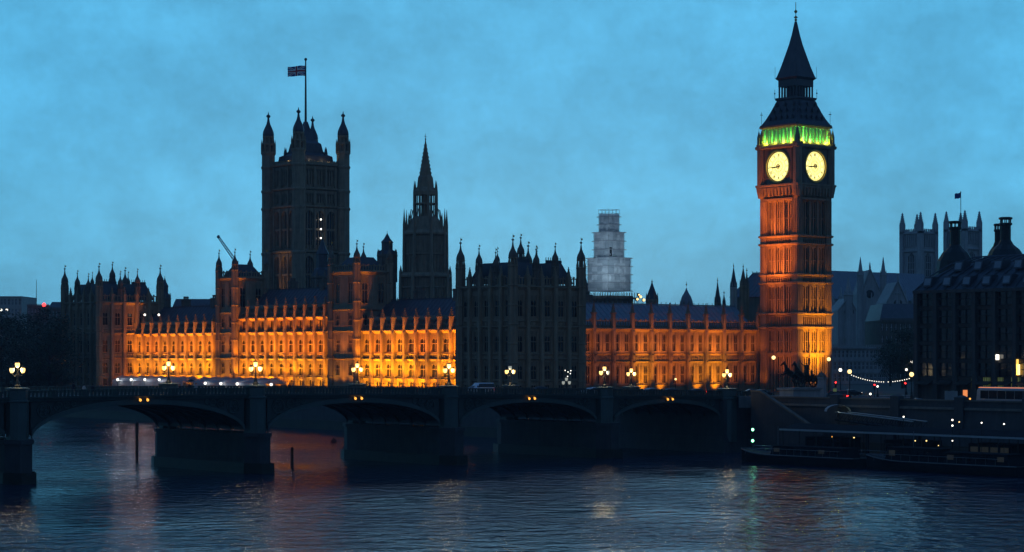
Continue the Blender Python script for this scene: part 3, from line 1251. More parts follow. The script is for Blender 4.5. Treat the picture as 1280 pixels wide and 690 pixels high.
def lit_tower(y0, y1, lab):
    t = thing('facade_tower', lab, 'tower', (22.4, y0, TZ))
    W, D = y1 - y0, 10.0
    H = 40.4 - TZ
    rows = [dict(zb=5, zt=8.2, w=1.5, transom=.5, tracery=.3), dict(zb=10.8, zt=15, w=1.5, transom=.5, tracery=.4),
            dict(zb=17.5, zt=20.5, w=1.5, transom=.5, tracery=.3), dict(zb=23, zt=29.5, w=1.7, transom=.5, tracery=.3)]
    facade(t, W, 2, 0, H - 1.5, rows, (0, W, 0), E, strings=[(9.2, .4), (16.1, .4), (21.5, .4)], pin=(.3, 1, 1.2), butts=False)
    facade(t, D, 2, 0, H - 1.5, [dict(r) for r in rows], (0, 0, 0), 0, strings=[(9.2, .4), (16.1, .4), (21.5, .4)], butts=False)
    mb = MB()
    mb.box(1.15, D, 1.15, W, 0, H - 1.5)
    mb.build('core', 'stone_dark', t)
    mb = MB()
    mb.taper(.8, D - .4, .8, W - .4, H - 1.2, 3.2, D - 3, 2.6, W - 2.6, H + 2.2)
    mb.build('roof', 'iron_roof', t)
    for x, y in ((0, 0), (0, W), (D, 0), (D, W)):
        put_turret(t, x, y, .85, 0, H + .6, dome=1.0, bands=7, tip=2.2)
    return t


lit_tower(149.0, 160.0, 'right one of two slim four-turreted towers rising from the lit facade')
lit_tower(205.0, 213.0, 'left one of two slim four-turreted towers rising from the lit facade')
for y in (148.3, 204.3):
    for z0, z1, e in ((12, 22, 1900), (22, 32, 1100), (30, 40, 600)):
        lamp('SPOT', (19.6, y - 1.0, z0), e, SODIUM, aim=(22.4, y + .6, z1), cone=36, blend=.9, size=.15)


# ------------------------------------------------------------------ end pavilions
def pavilion(lab, y0, y1, dark):
    x0, x1 = 12.0, 32.0
    t = thing('palace_pavilion', lab, 'pavilion', (x0, y0, TZ))
    W, D = y1 - y0, x1 - x0
    rows = [dict(zb=1.4, zt=3.4, w=1.3, n=1, transom=0, tracery=.2),
            dict(zb=4.8, zt=8.5, w=1.6, n=1, transom=.5, tracery=.35),
            dict(zb=10.8, zt=15.3, w=1.6, n=1, transom=.5, tracery=.35),
            dict(zb=18.6, zt=23.2, w=1.6, n=1, transom=.5, tracery=.35)]
    st = [(4.4, .3), (9.3, .4), (10.3, .3), (16.4, .55), (17.6, .3)]
    kw = dict(strings=st, friezes=((16.6, 17.4),), pin=(.4, 2.2, 2.0), parapet=2.0, stone='stone', skip_ends=True,
              buttress=(.5, .6))
    facade(t, W, 5, 0, 25.2, rows, (0, W, 0), E, **kw)
    facade(t, D, 5, 0, 25.2, [dict(r) for r in rows], (0, 0, 0), 0, **kw)
    mb = MB()
    mb.box(1.15, D, 1.15, W, 0, 25.2)
    mb.build('core', 'stone_dark', t)
    # tall roofs
    mb = MB()
    for (a, b) in ((1.2, D * .46), (D * .54, D - 1.2)):
        mb.taper(a, b, 1.2, W - 1.2, 26.0, a + 1.6, b - 1.6, 3.4, W - 3.4, 30.6)
        mb.box(a + 1.6, b - 1.6, 3.4, 3.5, 30.6, 31.3)
        k = a + 1.7
        while k < b - 1.6:
            mb.box(k, k + .12, 3.38, 3.52, 31.3, 31.9)
            k += .7
    mb.taper(D * .46, D * .54, 2, W - 2, 26, D * .47, D * .53, 3, W - 3, 28.5)
    mb.build('roof', 'iron_roof', t)
    for k, (x, y) in enumerate(((0, 0), (0, W), (D, 0), (D, W))):
        put_turret(t, x, y, 1.02, 0, 29.7, bands=7, tip=2.4, mats=('stone', 'stone_dark', 'gilt'))
    for (x, y, r, z) in ((D * .36, .6, .8, 29.0), (D * .64, .6, .8, 29.8), (.6, W * .36, .75, 28.6), (.6, W * .68, .8, 29.4),
                         (D * .5, W * .5, .9, 31.5), (D * .2, W * .55, .55, 30.2), (D * .82, W * .6, .6, 30.4)):
        put_turret(t, x, y, r, 24.8, z, bands=2, tip=2.0, mats=('stone_dark', 'stone_dark', 'gilt'))
    return t


p = pavilion('large dark unlit palace pavilion with turrets in the middle of the view', 76.4, 94.7, True)
mb = MB()
mb.box(-.25, .25, 0, .08, 0, 1.5)
pw = mb.build('window', 'lit_window', p, (.55 - .2, 94.7 - 76.4 - 11.2, 19.6), E)
pw['label'] = 'one small window lit yellow'
pavilion('turreted pavilion at the left end of the palace, its right side lit orange', 260.5, 281.0, False)
# light spilling on the inner flank of the south pavilion
for x, z, e in ((22, 9.5, 1900), (23, 17.5, 1600), (20, 17.5, 450), (22.5, 24.5, 450), (18, 10, 300)):
    lamp('SPOT', (x, 256.5, z), e, SODIUM, aim=(x - .5, 260.5, z + 5), cone=85, blend=1, size=.15)

# ------------------------------------------------------------------ north range
nr = thing('north_range', 'dim orange lit palace range with many buttresses beside the clock tower', 'palace wing', (32, 86, GZ))
NL = 67.5
rows = [dict(zb=2.4, zt=6.9, w=1.15, n=2, lights=2, transom=.45, tracery=.2),
        dict(zb=10.0, zt=14.4, w=1.15, n=2, lights=2, transom=.45, tracery=.2)]
facade(nr, NL, 11, 0, 15.3, rows, (0, 0, 0), 0, strings=[(2.0, .35), (7.6, .4), (9.4, .35)], friezes=((7.8, 9.0),),
       buttress=(.5, .7), pin=(.4, 3.6, 2.4), parapet=1.9)
pitched_roof(nr, 0, NL, 1.5, 14, 16.0, 21.2, 'x', 0, 'lead_roof')
mb = MB()
mb.box(0, NL, 1.15, 14, 0, 16.0)
mb.build('rear_block', 'stone_dark', nr)
# uneven floods from the yard below and the ledges
rng = random.Random(11)
bw = NL / 11
PAT = {0: 2.1, 1: .34, 2: .22, 3: .5, 4: 1.7, 5: 1.1, 6: .9, 7: 1.3, 8: 2.0, 9: .5, 10: .4}
for i in range(11):
    x = 32 + (i + .5) * bw
    k = PAT[i]
    c = SODIUM if k < 1.2 else GOLD
    lamp('SPOT', (x, 86 - 7.5, GZ + .3), 5200 * k, c, aim=(x + .4, 86, GZ + 6.5), cone=62, blend=1, size=.25)
    lamp('SPOT', (x + rng.uniform(-.8, .8), 86 - 4.5, GZ + 7.4), 3000 * (.4 + .6 * k), (1, .24, .02), aim=(x, 86, GZ + 13.2), cone=80, blend=1, size=.2)
    if k > .9:
        lamp('SPOT', (x, 86 - 1.6, GZ + .3), 700 * k, GOLD, aim=(x + .4, 86, GZ + 3), cone=95, blend=1, size=.15)

# ------------------------------------------------------------------ clock tower
CX, CY = 104.7, 77.9
zc = lambda v: 18.4 + (442 - v) / 5.049
ct = thing('clock_tower', 'tall floodlit gothic clock tower with two glowing dials and pointed iron roof', 'clock tower', (CX, CY, GZ))
R4 = [0, pi / 2, pi, -pi / 2]
h = 6.0
Z = lambda v: zc(v) - GZ
shaft = MB()
shaft.box(-h + .6, h - .6, -h + .6, h - .6, 0, Z(234))
shaft.build('shaft', 'stone', ct)
tiers = [(0, Z(442)), (Z(442), Z(410)), (Z(393), Z(355)), (Z(345), Z(307)), (Z(297), Z(250))]
bands = [(Z(410), Z(393)), (Z(355), Z(345)), (Z(307), Z(297))]
# corner piers, octagonal and full height
mb = MB()
mb.box(-.95, .95, -.95, .95, 0, Z(232))
mb.lathe(0, 0, [(1.05, 0), (1.05, Z(232))], 8)
for k in (-.75, -.25, .25, .75):
    for (a, b) in tiers:
        for sg in (-1, 1):
            mb.box(k - .07, k + .07, sg * .95 - .14, sg * .95 + .14, a + .4, b - .5)
            mb.box(sg * .95 - .14, sg * .95 + .14, k - .07, k + .07, a + .4, b - .5)
for (a, b) in bands:
    for z in (a, b):
        mb.square(0, 0, [(1.05, z - .2), (1.3, z), (1.3, z + .3), (1.05, z + .45)])
pier = mb.build('corner_pier', 'stone', ct, (h - .75, h - .75, 0))
for x, y in ((-1, 1), (1, -1), (-1, -1)):
    link_copy(pier, ct, (x * (h - .75), y * (h - .75), 0))
inner = h - 1.7       # half width between corner piers
face = MB()
NR = 7
for (a, b) in tiers:
    for i in range(NR):
        x = -inner + 2 * inner * i / (NR - 1)
        big = i % 2 == 0
        wd = .24 if big else .13
        pr = .6 if big else .38
        face.box(x - wd, x + wd, -h + .62 - pr, -h + .62, a + .2, b - .25)
    for i in range(NR - 1):
        xa = -inner + 2 * inner * i / (NR - 1) + .2
        xb = -inner + 2 * inner * (i + 1) / (NR - 1) - .2
        face.arch_fill(xa - .08, xb + .08, b - 1.6, b - .7, b, -h + .28, -h + .62)
        # cusped mid-rail
        zm = a + (b - a) * .48
        face.box(xa - .1, xb + .1, -h + .42, -h + .62, zm - .1, zm + .1)
    face.box(-inner - .3, inner + .3, -h + .02, -h + .62, b - .25, b + .1)
    face.box(-inner - .3, inner + .3, -h + .1, -h + .62, a, a + .25)
for (a, b) in bands:
    for z in (a, b):
        face.extrude_x(-inner - .3, inner + .3, [(-h + .62, z - .35), (-h - .2, z - .05), (-h - .25, z + .25), (-h + .62, z + .35)])
    for i in range(12):
        x = -inner + 2 * inner * (i + .5) / 12
        face.box(x - .08, x + .08, -h + .15, -h + .62, a + .3, b - .3)
        face.arch_fill(x - .32, x + .32, b - 1.0, b - .55, b - .3, -h + .25, -h + .62, k=3)
fo = face.build('face_panelling', 'stone', ct)
for r in R4[1:]:
    link_copy(fo, ct, None, r)
# slit windows between the ribs
slit = MB()
slit.box(-.15, .15, 0, .05, 0, 4.4)
so = slit.build('window', 'glass')
for r in R4:
    for (a, b) in tiers:
        for i in range(NR - 1):
            x = -inner + 2 * inner * (i + .5) / (NR - 1)
            for zz in (a + .6, a + (b - a) * .52):
                y = -h + .535
                link_copy(so, ct, (x * cos(r) - y * sin(r), x * sin(r) + y * cos(r), zz), r)
bpy.data.objects.remove(so)
# corbelled clock stage
hc = 6.8
mb = MB()
mb.square(0, 0, [(h - .4, Z(250)), (h + .1, Z(247)), (hc - .1, Z(243)), (hc + .1, Z(235)), (hc + .25, Z(234)), (hc + .25, Z(232)), (hc - .7, Z(232))])
for r in R4:
    pass
mb.square(0, 0, [(hc - .75, Z(232)), (hc - .75, Z(184))])
mb.square(0, 0, [(hc + .05, Z(188)), (hc + .3, Z(186.5)), (hc + .3, Z(184)), (hc - .4, Z(182))])
mb.build('clock_stage', 'stone', ct)
mb = MB()
for i in range(9):
    x = -inner - .2 + (2 * inner + .4) * i / 8
    mb.box(x - .14, x + .14, -hc - .28, -hc + .2, Z(247), Z(236))
    if i < 8:
        xb = x + (2 * inner + .4) / 8
        mb.arch_fill(x + .12, xb - .12, Z(240), Z(237.2), Z(235.8), -hc - .2, -hc + .1)
mb.box(-inner - .5, inner + .5, -h - .5, -h + .3, Z(252), Z(249.5))
ar = mb.build('corbel_arcade', 'stone', ct)
for r in R4[1:]:
    link_copy(ar, ct, None, r)
mb = MB()
mb.lathe(0, 0, [(1.0, Z(248)), (1.25, Z(240)), (1.25, Z(184)), (1.45, Z(183)), (1.45, Z(181)), (.9, Z(180.5))], 8)
mb.square(0, 0, [(.5, Z(181)), (.5, Z(175)), (.08, Z(163))])
pr = mb.build('corner_pier', 'stone', ct, (hc - .9, hc - .9, 0))
for x, y in ((-1, 1), (1, -1), (-1, -1)):
    link_copy(pr, ct, (x * (hc - .9), y * (hc - .9), 0))
# dials
DZ, DR = Z(210), 3.62


def ring(mb, r0, r1, y0, y1, z, n=48, m=0):
    rows = [[(r * sin(2 * pi * k / n), y, z + r * cos(2 * pi * k / n)) for k in range(n)]
            for r, y in ((r0, y1), (r0, y0), (r1, y0), (r1, y1))]
    mb.grid(rows, m, False, close=True)


def bar(mb, ang, r0, r1, w0, w1, y0, y1, z, off=0.0, m=0, tilt=0.0):
    """radial bar on a dial, clockwise angle seen from outside (x mirrored below)"""
    c, s = cos(ang), sin(ang)
    P = []
    for (r, w) in ((r0, w0), (r1, w1)):
        for sg in (-1, 1):
            t = sg * w / 2 + off + tilt * (r - (r0 + r1) / 2)
            P.append((r * s + t * c, z + r * c - t * s))
    q = [P[0], P[1], P[3], P[2]]
    f = [(x, y0, zz) for x, zz in q]
    k = [(x, y1, zz) for x, zz in q]
    mb.poly(f, m)
    for i in range(4):
        j = (i + 1) % 4
        mb.poly([f[i], f[j], k[j], k[i]], m)


NUM = ['XII', 'I', 'II', 'III', 'IV', 'V', 'VI', 'VII', 'VIII', 'IX', 'X', 'XI']
yd = -hc + .62
dial = MB()
dial.poly([(DR * sin(2 * pi * k / 48), yd, DZ + DR * cos(2 * pi * k / 48)) for k in range(48)])
surround = MB()
wq = 4.55
# square frame round the dial: outer mouldings and pierced spandrels
n = 48
rows = []
inner_pts = [(DR * 1.03 * sin(2 * pi * k / n), DZ + DR * 1.03 * cos(2 * pi * k / n)) for k in range(n)]
outer_pts = []
for k in range(n):
    a = 2 * pi * k / n
    sx_, cz_ = sin(a), cos(a)
    q = wq / max(abs(sx_), abs(cz_))
    outer_pts.append((q * sx_, DZ + q * cz_))
surround.grid([[(x, yd + .05, z) for x, z in inner_pts], [(x, yd - .28, z) for x, z in inner_pts],
               [(x, yd - .28, z) for x, z in outer_pts], [(x, yd + .4, z) for x, z in outer_pts]], close=True)
ring(surround, DR * 1.02, DR * 1.12, yd - .5, yd - .2, DZ, m=1)
for sx_ in (-1, 1):
    for sz_ in (-1, 1):
        ring(surround, .35, .55, yd - .36, yd - .2, DZ, n=12, m=1)
    surround.box(sx_ * wq - .2, sx_ * wq + .2, yd - .55, yd + .3, DZ - wq, DZ + wq)
surround.box(-wq, wq, yd - .5, yd + .3, DZ + wq - .15, DZ + wq + .25)
surround.box(-wq, wq, yd - .5, yd + .3, DZ - wq - .25, DZ - wq + .15)
iron = MB()
y0, y1 = yd - .1, yd - .02
ring(iron, DR * .985, DR * 1.01, y0, y1, DZ)
ring(iron, DR * .88, DR * .89, y0, y1, DZ)
ring(iron, DR * .60, DR * .612, y0, y1, DZ)
ring(iron, DR * .34, DR * .352, y0, y1, DZ, 32)
for k in range(60):
    bar(iron, 2 * pi * k / 60, DR * .9, DR * .985, .03, .03, y0, y1, DZ)
for k in range(12):
    a = 2 * pi * k / 12
    bar(iron, a, DR * .14, DR * .6, .03, .03, y0, y1, DZ)
    bar(iron, a + pi / 12, DR * .35, DR * .6, .018, .018, y0, y1, DZ)
    s_ = NUM[k]
    wid = {'I': .17, 'V': .34, 'X': .34}
    tot = sum(wid[c] for c in s_)
    off = -tot / 2
    for c in s_:
        o = off + wid[c] / 2
        if c == 'I':
            bar(iron, a, DR * .67, DR * .85, .06, .06, y0, y1, DZ, o)
        elif c == 'V':
            bar(iron, a, DR * .67, DR * .85, .07, .07, y0, y1, DZ, o - .06, tilt=-.16)
            bar(iron, a, DR * .67, DR * .85, .035, .035, y0 - .01, y1, DZ, o + .06, tilt=.16)
        else:
            bar(iron, a, DR * .67, DR * .85, .07, .07, y0, y1, DZ, o, tilt=.32)
            bar(iron, a, DR * .67, DR * .85, .035, .035, y0 - .01, y1, DZ, o, tilt=-.32)
        off += wid[c]
hands = MB()
am = radians(44.3 * 6)
ah = radians((8 + 44.3 / 60) * 30)
bar(hands, am, -.7, DR * .94, .22, .09, yd - .3, yd - .24, DZ)
bar(hands, ah, -.6, DR * .52, .34, .26, yd - .22, yd - .16, DZ)
bar(hands, ah, DR * .52, DR * .62, .26, .02, yd - .22, yd - .16, DZ)
ring(hands, .01, .2, yd - .34, yd - .14, DZ, 12)
do = dial.build('dial', 'dial', ct)
su = surround.build('dial_frame', ['stone_dark', 'gilt'], ct)
io = iron.build('dial_numerals', 'black_iron', do)
ho = hands.build('hands', 'black_iron', do)
for r in R4[1:]:
    d2 = link_copy(do, ct, None, r)
    link_copy(io, d2)
    link_copy(ho, d2)
    link_copy(su, ct, None, r)
# belfry: lit arcade
hb = 5.85
mb = MB()
mb.square(0, 0, [(hb - 2.0, Z(184)), (hb - 2.0, Z(158))])
mb.build('belfry_core', 'stone_dark', ct)
mb = MB()
mb.square(0, 0, [(hb + .35, Z(161.5)), (hb + .5, Z(160)), (hb + .5, Z(158.5)), (hb - 1.6, Z(157.5))])
mb.square(0, 0, [(hb + .1, Z(184)), (hb + .1, Z(181))])
for k in range(4):
    pass
mb.build('belfry_cornice', 'stone_dark', ct)
NC = 9
mb = MB()
mb.square(0, 0, [(.3, Z(181.5)), (.3, Z(163)), (.42, Z(161.5)), (.42, Z(161))])
mb.square(0, 0, [(.36, Z(181.5)), (.36, Z(179.5)), (.24, Z(179))])
co = mb.build('belfry_column', 'stone_pale')
ah_ = MB()
for i in range(NC):
    xa = -hb + .3 + (2 * hb - .6) * i / NC
    xb = -hb + .3 + (2 * hb - .6) * (i + 1) / NC
    ah_.arch_fill(xa + .15, xb - .15, Z(165.5), Z(162.6), Z(160.9), -hb + .05, -hb + .4)
ao = ah_.build('belfry_arcade', 'stone_pale', ct)
for r in R4[1:]:
    link_copy(ao, ct, None, r)
for r in R4:
    for i in range(NC):
        x = -hb + .3 + (2 * hb - .6) * i / NC
        y = -hb + .3
        link_copy(co, ct, (x * cos(r) - y * sin(r), x * sin(r) + y * cos(r), 0), r)
bpy.data.objects.remove(co)
# small flanking turrets and roof
mb = MB()
mb.square(0, 0, [(.32, Z(184)), (.32, Z(172)), (.05, Z(164))])
mb.tube([(0, 0, Z(165)), (0, 0, Z(160))], .05, 4)
sp_ = mb.build('pinnacle', 'stone_dark', ct, (hc - .4, hc - .4, 0))
for x, y in ((-1, 1), (1, -1), (-1, -1)):
    link_copy(sp_, ct, (x * (hc - .4), y * (hc - .4), 0))
mb = MB()
mb.box(-.28, .28, -.28, .28, Z(161), Z(157))
mb.tube([(0, 0, Z(158)), (0, 0, Z(140))], .06, 4)
mb.box(-.4, .4, -.04, .04, Z(144), Z(143.3), 0)
mb.box(-.04, .04, -.4, .4, Z(144), Z(143.3), 0)
sp_ = mb.build('iron_finial', 'black_iron', ct, (hb + .1, hb + .1, 0))
for x, y in ((-1, 1), (1, -1), (-1, -1)):
    link_copy(sp_, ct, (x * (hb + .1), y * (hb + .1), 0))
mb = MB()
mb.square(0, 0, [(hb + .35, Z(158.5)), (hb + .25, Z(157.5)), (5.25, Z(150)), (4.45, Z(141)), (3.75, Z(132)), (3.3, Z(126)), (3.3, Z(125))])
for r in R4:      # rows of small roof dormers
    for (v, hwid, nn) in ((151, 5.2, 5), (142, 4.45, 4), (134, 3.8, 3)):
        for i in range(nn):
            x = -hwid * .72 + 2 * hwid * .72 * i / (nn - 1)
            y = -hwid - .22
            c, s = cos(r), sin(r)
            px, py = x * c - y * s, x * s + y * c
            mb.lathe(px, py, [(.42, Z(v)), (.42, Z(v - 3.2)), (.02, Z(v - 6.5))], 4, pi / 4 + r, 0)
mb.build('roof', 'iron_roof', ct)
# upper lantern
hl = 3.05
mb = MB()
mb.square(0, 0, [(3.5, Z(126)), (3.6, Z(125)), (3.6, Z(123)), (3.2, Z(122.5))])
mb.square(0, 0, [(1.5, Z(125)), (1.5, Z(98))])
for r in R4:
    for i in range(6):
        x = -hl + .2 + (2 * hl - .4) * i / 6
        y = -hl + .2
        c, s = cos(r), sin(r)
        px, py = x * c - y * s, x * s + y * c
        mb.lathe(px, py, [(.22, Z(123)), (.22, Z(106))], 4, pi / 4 + r)
mb.square(0, 0, [(hl, Z(109)), (hl, Z(101)), (hl + .35, Z(99.5)), (hl + .55, Z(98)), (hl + .3, Z(97))])
for x in (-1, 1):
    for y in (-1, 1):
        mb.tube([(x * (hl + .6), y * (hl + .6), Z(124)), (x * (hl + .6), y * (hl + .6), Z(112))], .07, 4)
        mb.ball(x * (hl + .6), y * (hl + .6), Z(117), .2, 6)
mb.build('lantern', 'iron_roof', ct)
mb = MB()
mb.square(0, 0, [(3.5, Z(98)), (3.25, Z(95)), (2.55, Z(83)), (1.85, Z(69)), (1.2, Z(56)), (.7, Z(43)), (.3, Z(30)), (.2, Z(27))])
for x in (-1, 1):
    for y in (-1, 1):
        mb.tube([(x * (3.6), y * (3.6), Z(99)), (x * 3.6, y * 3.6, Z(84))], .05, 4)
mb.build('spire', 'iron_roof', ct)
mb = MB()
mb.tube([(0, 0, Z(30)), (0, 0, Z(3))], .09, 6)
mb.ball(0, 0, Z(25), .35, 8)
mb.lathe(0, 0, [(.15, Z(23)), (.55, Z(22)), (.12, Z(20))], 8)
mb.lathe(0, 0, [(.1, Z(17)), (.42, Z(15)), (.1, Z(12))], 8)
mb.box(-.5, .5, -.05, .05, Z(14.5), Z(13.8))
mb.box(-.05, .05, -.5, .5, Z(14.5), Z(13.8))
mb.build('finial', 'gilt', ct)
# its lamps: green behind the belfry columns, yellow-green on the ledge in front
for r in R4[0:1] + R4[3:4]:
    c, s = cos(r), sin(r)
    for i, x in enumerate((-4.2, -1.4, 1.4, 4.2)):
        y = -hb + 1.15
        lamp('POINT', (CX + x * c - y * s, CY + x * s + y * c, GZ + Z(179)), 800, (.06, 1.0, .10), size=.2, name='belfry_light')
        y = -hb - .35
        lamp('POINT', (CX + x * c - y * s, CY + x * s + y * c, GZ + Z(181)), 260 if abs(x) > 2 else 120, (.80, .85, .05), size=.15, name='belfry_light')
# flood lamps on the shaft
RED = (1.0, .205, .02)
for (z0, zt, e, off) in ((22, 31, 6500, 0), (31, 41, 24000, -1.5), (42, 52, 17000, 1.5), (30, 38, 12000, 2.5), (33, 57, 17000, 0)):
    lamp('SPOT', (CX - h - 8.5, CY + off, z0 + .5), e, RED, aim=(CX - h, CY + off * .5, zt + 2.5), cone=58, blend=1, size=.3)
lamp('SPOT', (CX - h - 9, CY - 4, 9.5), 6500, RED, aim=(CX - h, CY, 22), cone=70, blend=1, size=.3)
for (x, y, z, e, zt, cn) in ((-1.5, -10, 9.6, 36000, 20, 54), (2.5, -9, 9.6, 38000, 23, 54), (.2, -12, 9.6, 15000, 26, 42), (1, -9, 9.6, 9000, 15, 60)):
    lamp('SPOT', (CX + x, CY - h + y, z), e, GOLD, aim=(CX + x * .3, CY - h, zt), cone=cn, blend=1, size=.3)

# ------------------------------------------------------------------ great square tower
VX, VY = 103.4, 290.0
vz = lambda v: 18.4 + (442 - v) / 3.846 - GZ
vt = thing('square_tower', 'tall dark square tower with four crowned corner turrets and a flagpole', 'tower', (VX, VY, GZ))
hv = 8.6
mb = MB()
mb.square(0, 0, [(hv - 1.0, 0), (hv - 1.0, vz(207))])
mb.build('shaft', 'stone', vt)
face = MB()
lv = [(vz(487), vz(372)), (vz(368), vz(318)), (vz(312), vz(262)), (vz(258), vz(240)), (vz(236), vz(210))]
for (a, b) in lv:
    face.extrude_x(-hv, hv, [(-hv + 1.02, b), (-hv - .25, b + .4), (-hv - .3, b + .9), (-hv + 1.02, b + 1.1)])
    for x in (-hv + 2.6, -2.15, 2.15, hv - 2.6):
        face.box(x - .3, x + .3, -hv + .05, -hv + 1.02, a, b)
    ht = b - a
    if ht > 10 and a > 20:
        for xc in (-4.25, 0, 4.25):
            face.arch_fill(xc - 1.65, xc + 1.65, b - 3.2, b - .8, b, -hv + .25, -hv + 1.0)
            for k in (-.55, .55):
                face.box(xc + k - .1, xc + k + .1, -hv + .55, -hv + .98, a, b - .9)
            face.box(xc - 1.65, xc + 1.65, -hv + .5, -hv + .98, a + ht * .45, a + ht * .5)
    elif ht < 10:
        for k in range(12):
            x = -hv + 2.6 + (2 * hv - 5.2) * (k + .5) / 12
            face.box(x - .1, x + .1, -hv + .35, -hv + 1.02, a + .8, b - .1)
            face.arch_fill(x - .45, x + .45, b - 1.6, b - .7, b, -hv + .4, -hv + 1.0)
n = 20
face.box(-hv, hv, -hv + .2, -hv + .6, vz(207), vz(204.5))
for k in range(n):
    x = -hv + 2 * hv * (k + .5) / n
    face.box(x - .2, x + .2, -hv + .2, -hv + .6, vz(204.5), vz(202.5))
fo = face.build('face_panelling', 'stone', vt)
for r in R4[1:]:
    link_copy(fo, vt, None, r)
wn_ = MB()
wn_.box(-1.35, 1.35, 0, .06, 0, (lv[2][1] - lv[2][0]) * .86)
wo = wn_.build('window', 'glass')
for r in R4:
    for (a, b) in lv[1:3]:
        for xc in (-4.25, 0, 4.25):
            y = -hv + .93
            link_copy(wo, vt, (xc * cos(r) - y * sin(r), xc * sin(r) + y * cos(r), a + 1.2), r)
bpy.data.objects.remove(wo)
for x in (-1, 1):
    for y in (-1, 1):
        zt = vz(190)
        mb = MB()
        r = 2.15
        mb.lathe(0, 0, [(r, 0), (r, zt)], 8)
        for v in (372, 318, 262, 240, 210, 192):
            z = vz(v)
            mb.lathe(0, 0, [(r, z - .6), (r * 1.13, z), (r * 1.13, z + .4), (r, z + .6)], 8)
        # two open lantern stages with angle pinnacles
        for (va, vb, rr) in ((192, 180, r * .98), (180, 171, r * .8)):
            mb.lathe(0, 0, [(rr * .4, vz(va)), (rr * .4, vz(vb))], 8)
            for k in range(8):
                an = pi / 8 + k * pi / 4
                mb.lathe(rr * .9 * cos(an), rr * .9 * sin(an), [(rr * .17, vz(va)), (rr * .17, vz(vb))], 4, an)
                if va == 192:
                    mb.lathe(r * 1.05 * cos(an), r * 1.05 * sin(an), [(.22, vz(va)), (.22, vz(vb)), (.02, vz(vb - 6))], 4, an)
            mb.lathe(0, 0, [(rr, vz(vb) - .4), (rr * 1.1, vz(vb) - .1), (rr * 1.1, vz(vb) + .3)], 8)
        mb.lathe(0, 0, [(r * .8, vz(171)), (r * .88, vz(168)), (r * .8, vz(164)), (r * .55, vz(159)), (r * .32, vz(155)),
                        (r * .2, vz(151)), (r * .13, vz(146))], 8, m=1)
        mb.lathe(0, 0, [(r * .12, vz(147)), (r * .32, vz(145.5)), (r * .32, vz(144)), (r * .1, vz(142.5)), (.03, vz(139))], 8, m=1)
        mb.build('corner_turret', ['stone', 'iron_roof'], vt, (x * (hv + .1), y * (hv + .1), 0))
mb = MB()
mb.square(0, 0, [(hv - 2.0, vz(207)), (hv - 2.4, vz(196)), (4.2, vz(192)), (3.6, vz(180)), (2.4, vz(176)), (1.2, vz(163)), (.5, vz(152))])
for k in range(4):
    an = pi / 4 + k * pi / 2
    mb.tube([(7.6 * cos(an), 7.6 * sin(an), vz(198)), (2.5 * cos(an), 2.5 * sin(an), vz(178)), (.5 * cos(an), .5 * sin(an), vz(154))], .3, 6)
    for q in (-4, 4):
        an2 = k * pi / 2
        px, py = 5.4 * cos(an2) - q * sin(an2), 5.4 * sin(an2) + q * cos(an2)
        mb.square(px, py, [(.3, vz(204)), (.3, vz(192)), (.03, vz(184))])
mb.build('iron_crown', 'iron_roof', vt)
mb = MB()
mb.tube([(0, 0, vz(160)), (0, 0, vz(110)), (0, 0, vz(73))], [.42, .3, .2], 8)
mb.ball(0, 0, vz(74), .5, 8)
mb.build('flagpole', 'black_iron', vt)
for i, v in enumerate((276, 288, 299)):
    x, y = at_depth(400, 668)
    mb = MB()
    yy = -hv + .6
    mb.ball(0, 0, 0, .30, 8)
    xx = on_y(400, VY - hv) - VX
    mb.build('work_lamp', 'lamp_white', vt, (xx, -hv - .5, vz(v)))
for xx, yy, z in ((-3, -hv + 1, vz(208)), (2, -hv + 1, vz(208)), (-hv + 1, -4, vz(208)),):
    lamp('POINT', (VX + xx, VY + yy + .8, GZ + z + 1), 90, (1, .75, .4), size=.2, name='roof_light')
for z, e in ((34, 1700), (42, 1000)):
    lamp('SPOT', (VX - hv - 3, VY + 1, z), e, (1, .5, .15), aim=(VX - hv, VY, z + 9), cone=60, blend=1)
    lamp('SPOT', (VX - hv - 3, VY - 5, z - 2), e * .4, (1, .5, .15), aim=(VX - hv, VY - 5, z + 9), cone=50, blend=1)


# union flag streaming from the pole
def union_flag(name, lab, base, length, hgt, direction, seed=0):
    def colour(u, v):
        # u along the fly 0..1 (2 wide), v 0..1
        X, Y = u * 2 - 1, v - .5
        if abs(X) < .1 or abs(Y) < .1:
            return 1
        if abs(X) < .167 or abs(Y) < .167:
            return 2
        d = abs(abs(Y) - abs(X) * .5) * .894
        if d < .034:
            return 1
        if d < .1:
            return 2
        return 0
    mb = MB()
    NU, NV = 44, 24
    P = {}
    dx, dy = direction
    for i in range(NU + 1):
        for j in range(NV + 1):
            u, v = i / NU, j / NV
            wv = .28 * sin(u * 7 + v * 1.2) * u * hgt / 3
            droop = -.12 * u * u * hgt + .03 * sin(u * 6) * hgt
            P[i, j] = (dx * length * u - dy * wv, dy * length * u + dx * wv, hgt * (v - 1) + droop * (1 if v > .5 else .6))
    for i in range(NU):
        for j in range(NV):
            c = colour((i + .5) / NU, (j + .5) / NV)
            mb.poly([P[i, j], P[i + 1, j], P[i + 1, j + 1], P[i, j + 1]], c, True)
    o = mb.build(name, ['flag_blue', 'flag_red', 'flag_white'], None, base)
    return tag(o, lab, 'flag', None)


union_flag('flag', 'red white and blue crossed flag streaming from the pole of the square tower',
           (VX - .2, VY + .1, GZ + vz(82)), 5.6, 3.3, (-.766, .643))

# ------------------------------------------------------------------ central octagon tower
OX, OY = 83.2, 200.0
oz = lambda v: 18.4 + (442 - v) / 4.373 - GZ
ot = thing('octagonal_tower', 'dark octagonal tower tapering in stages to a slender stone spire', 'spire', (OX, OY, GZ))


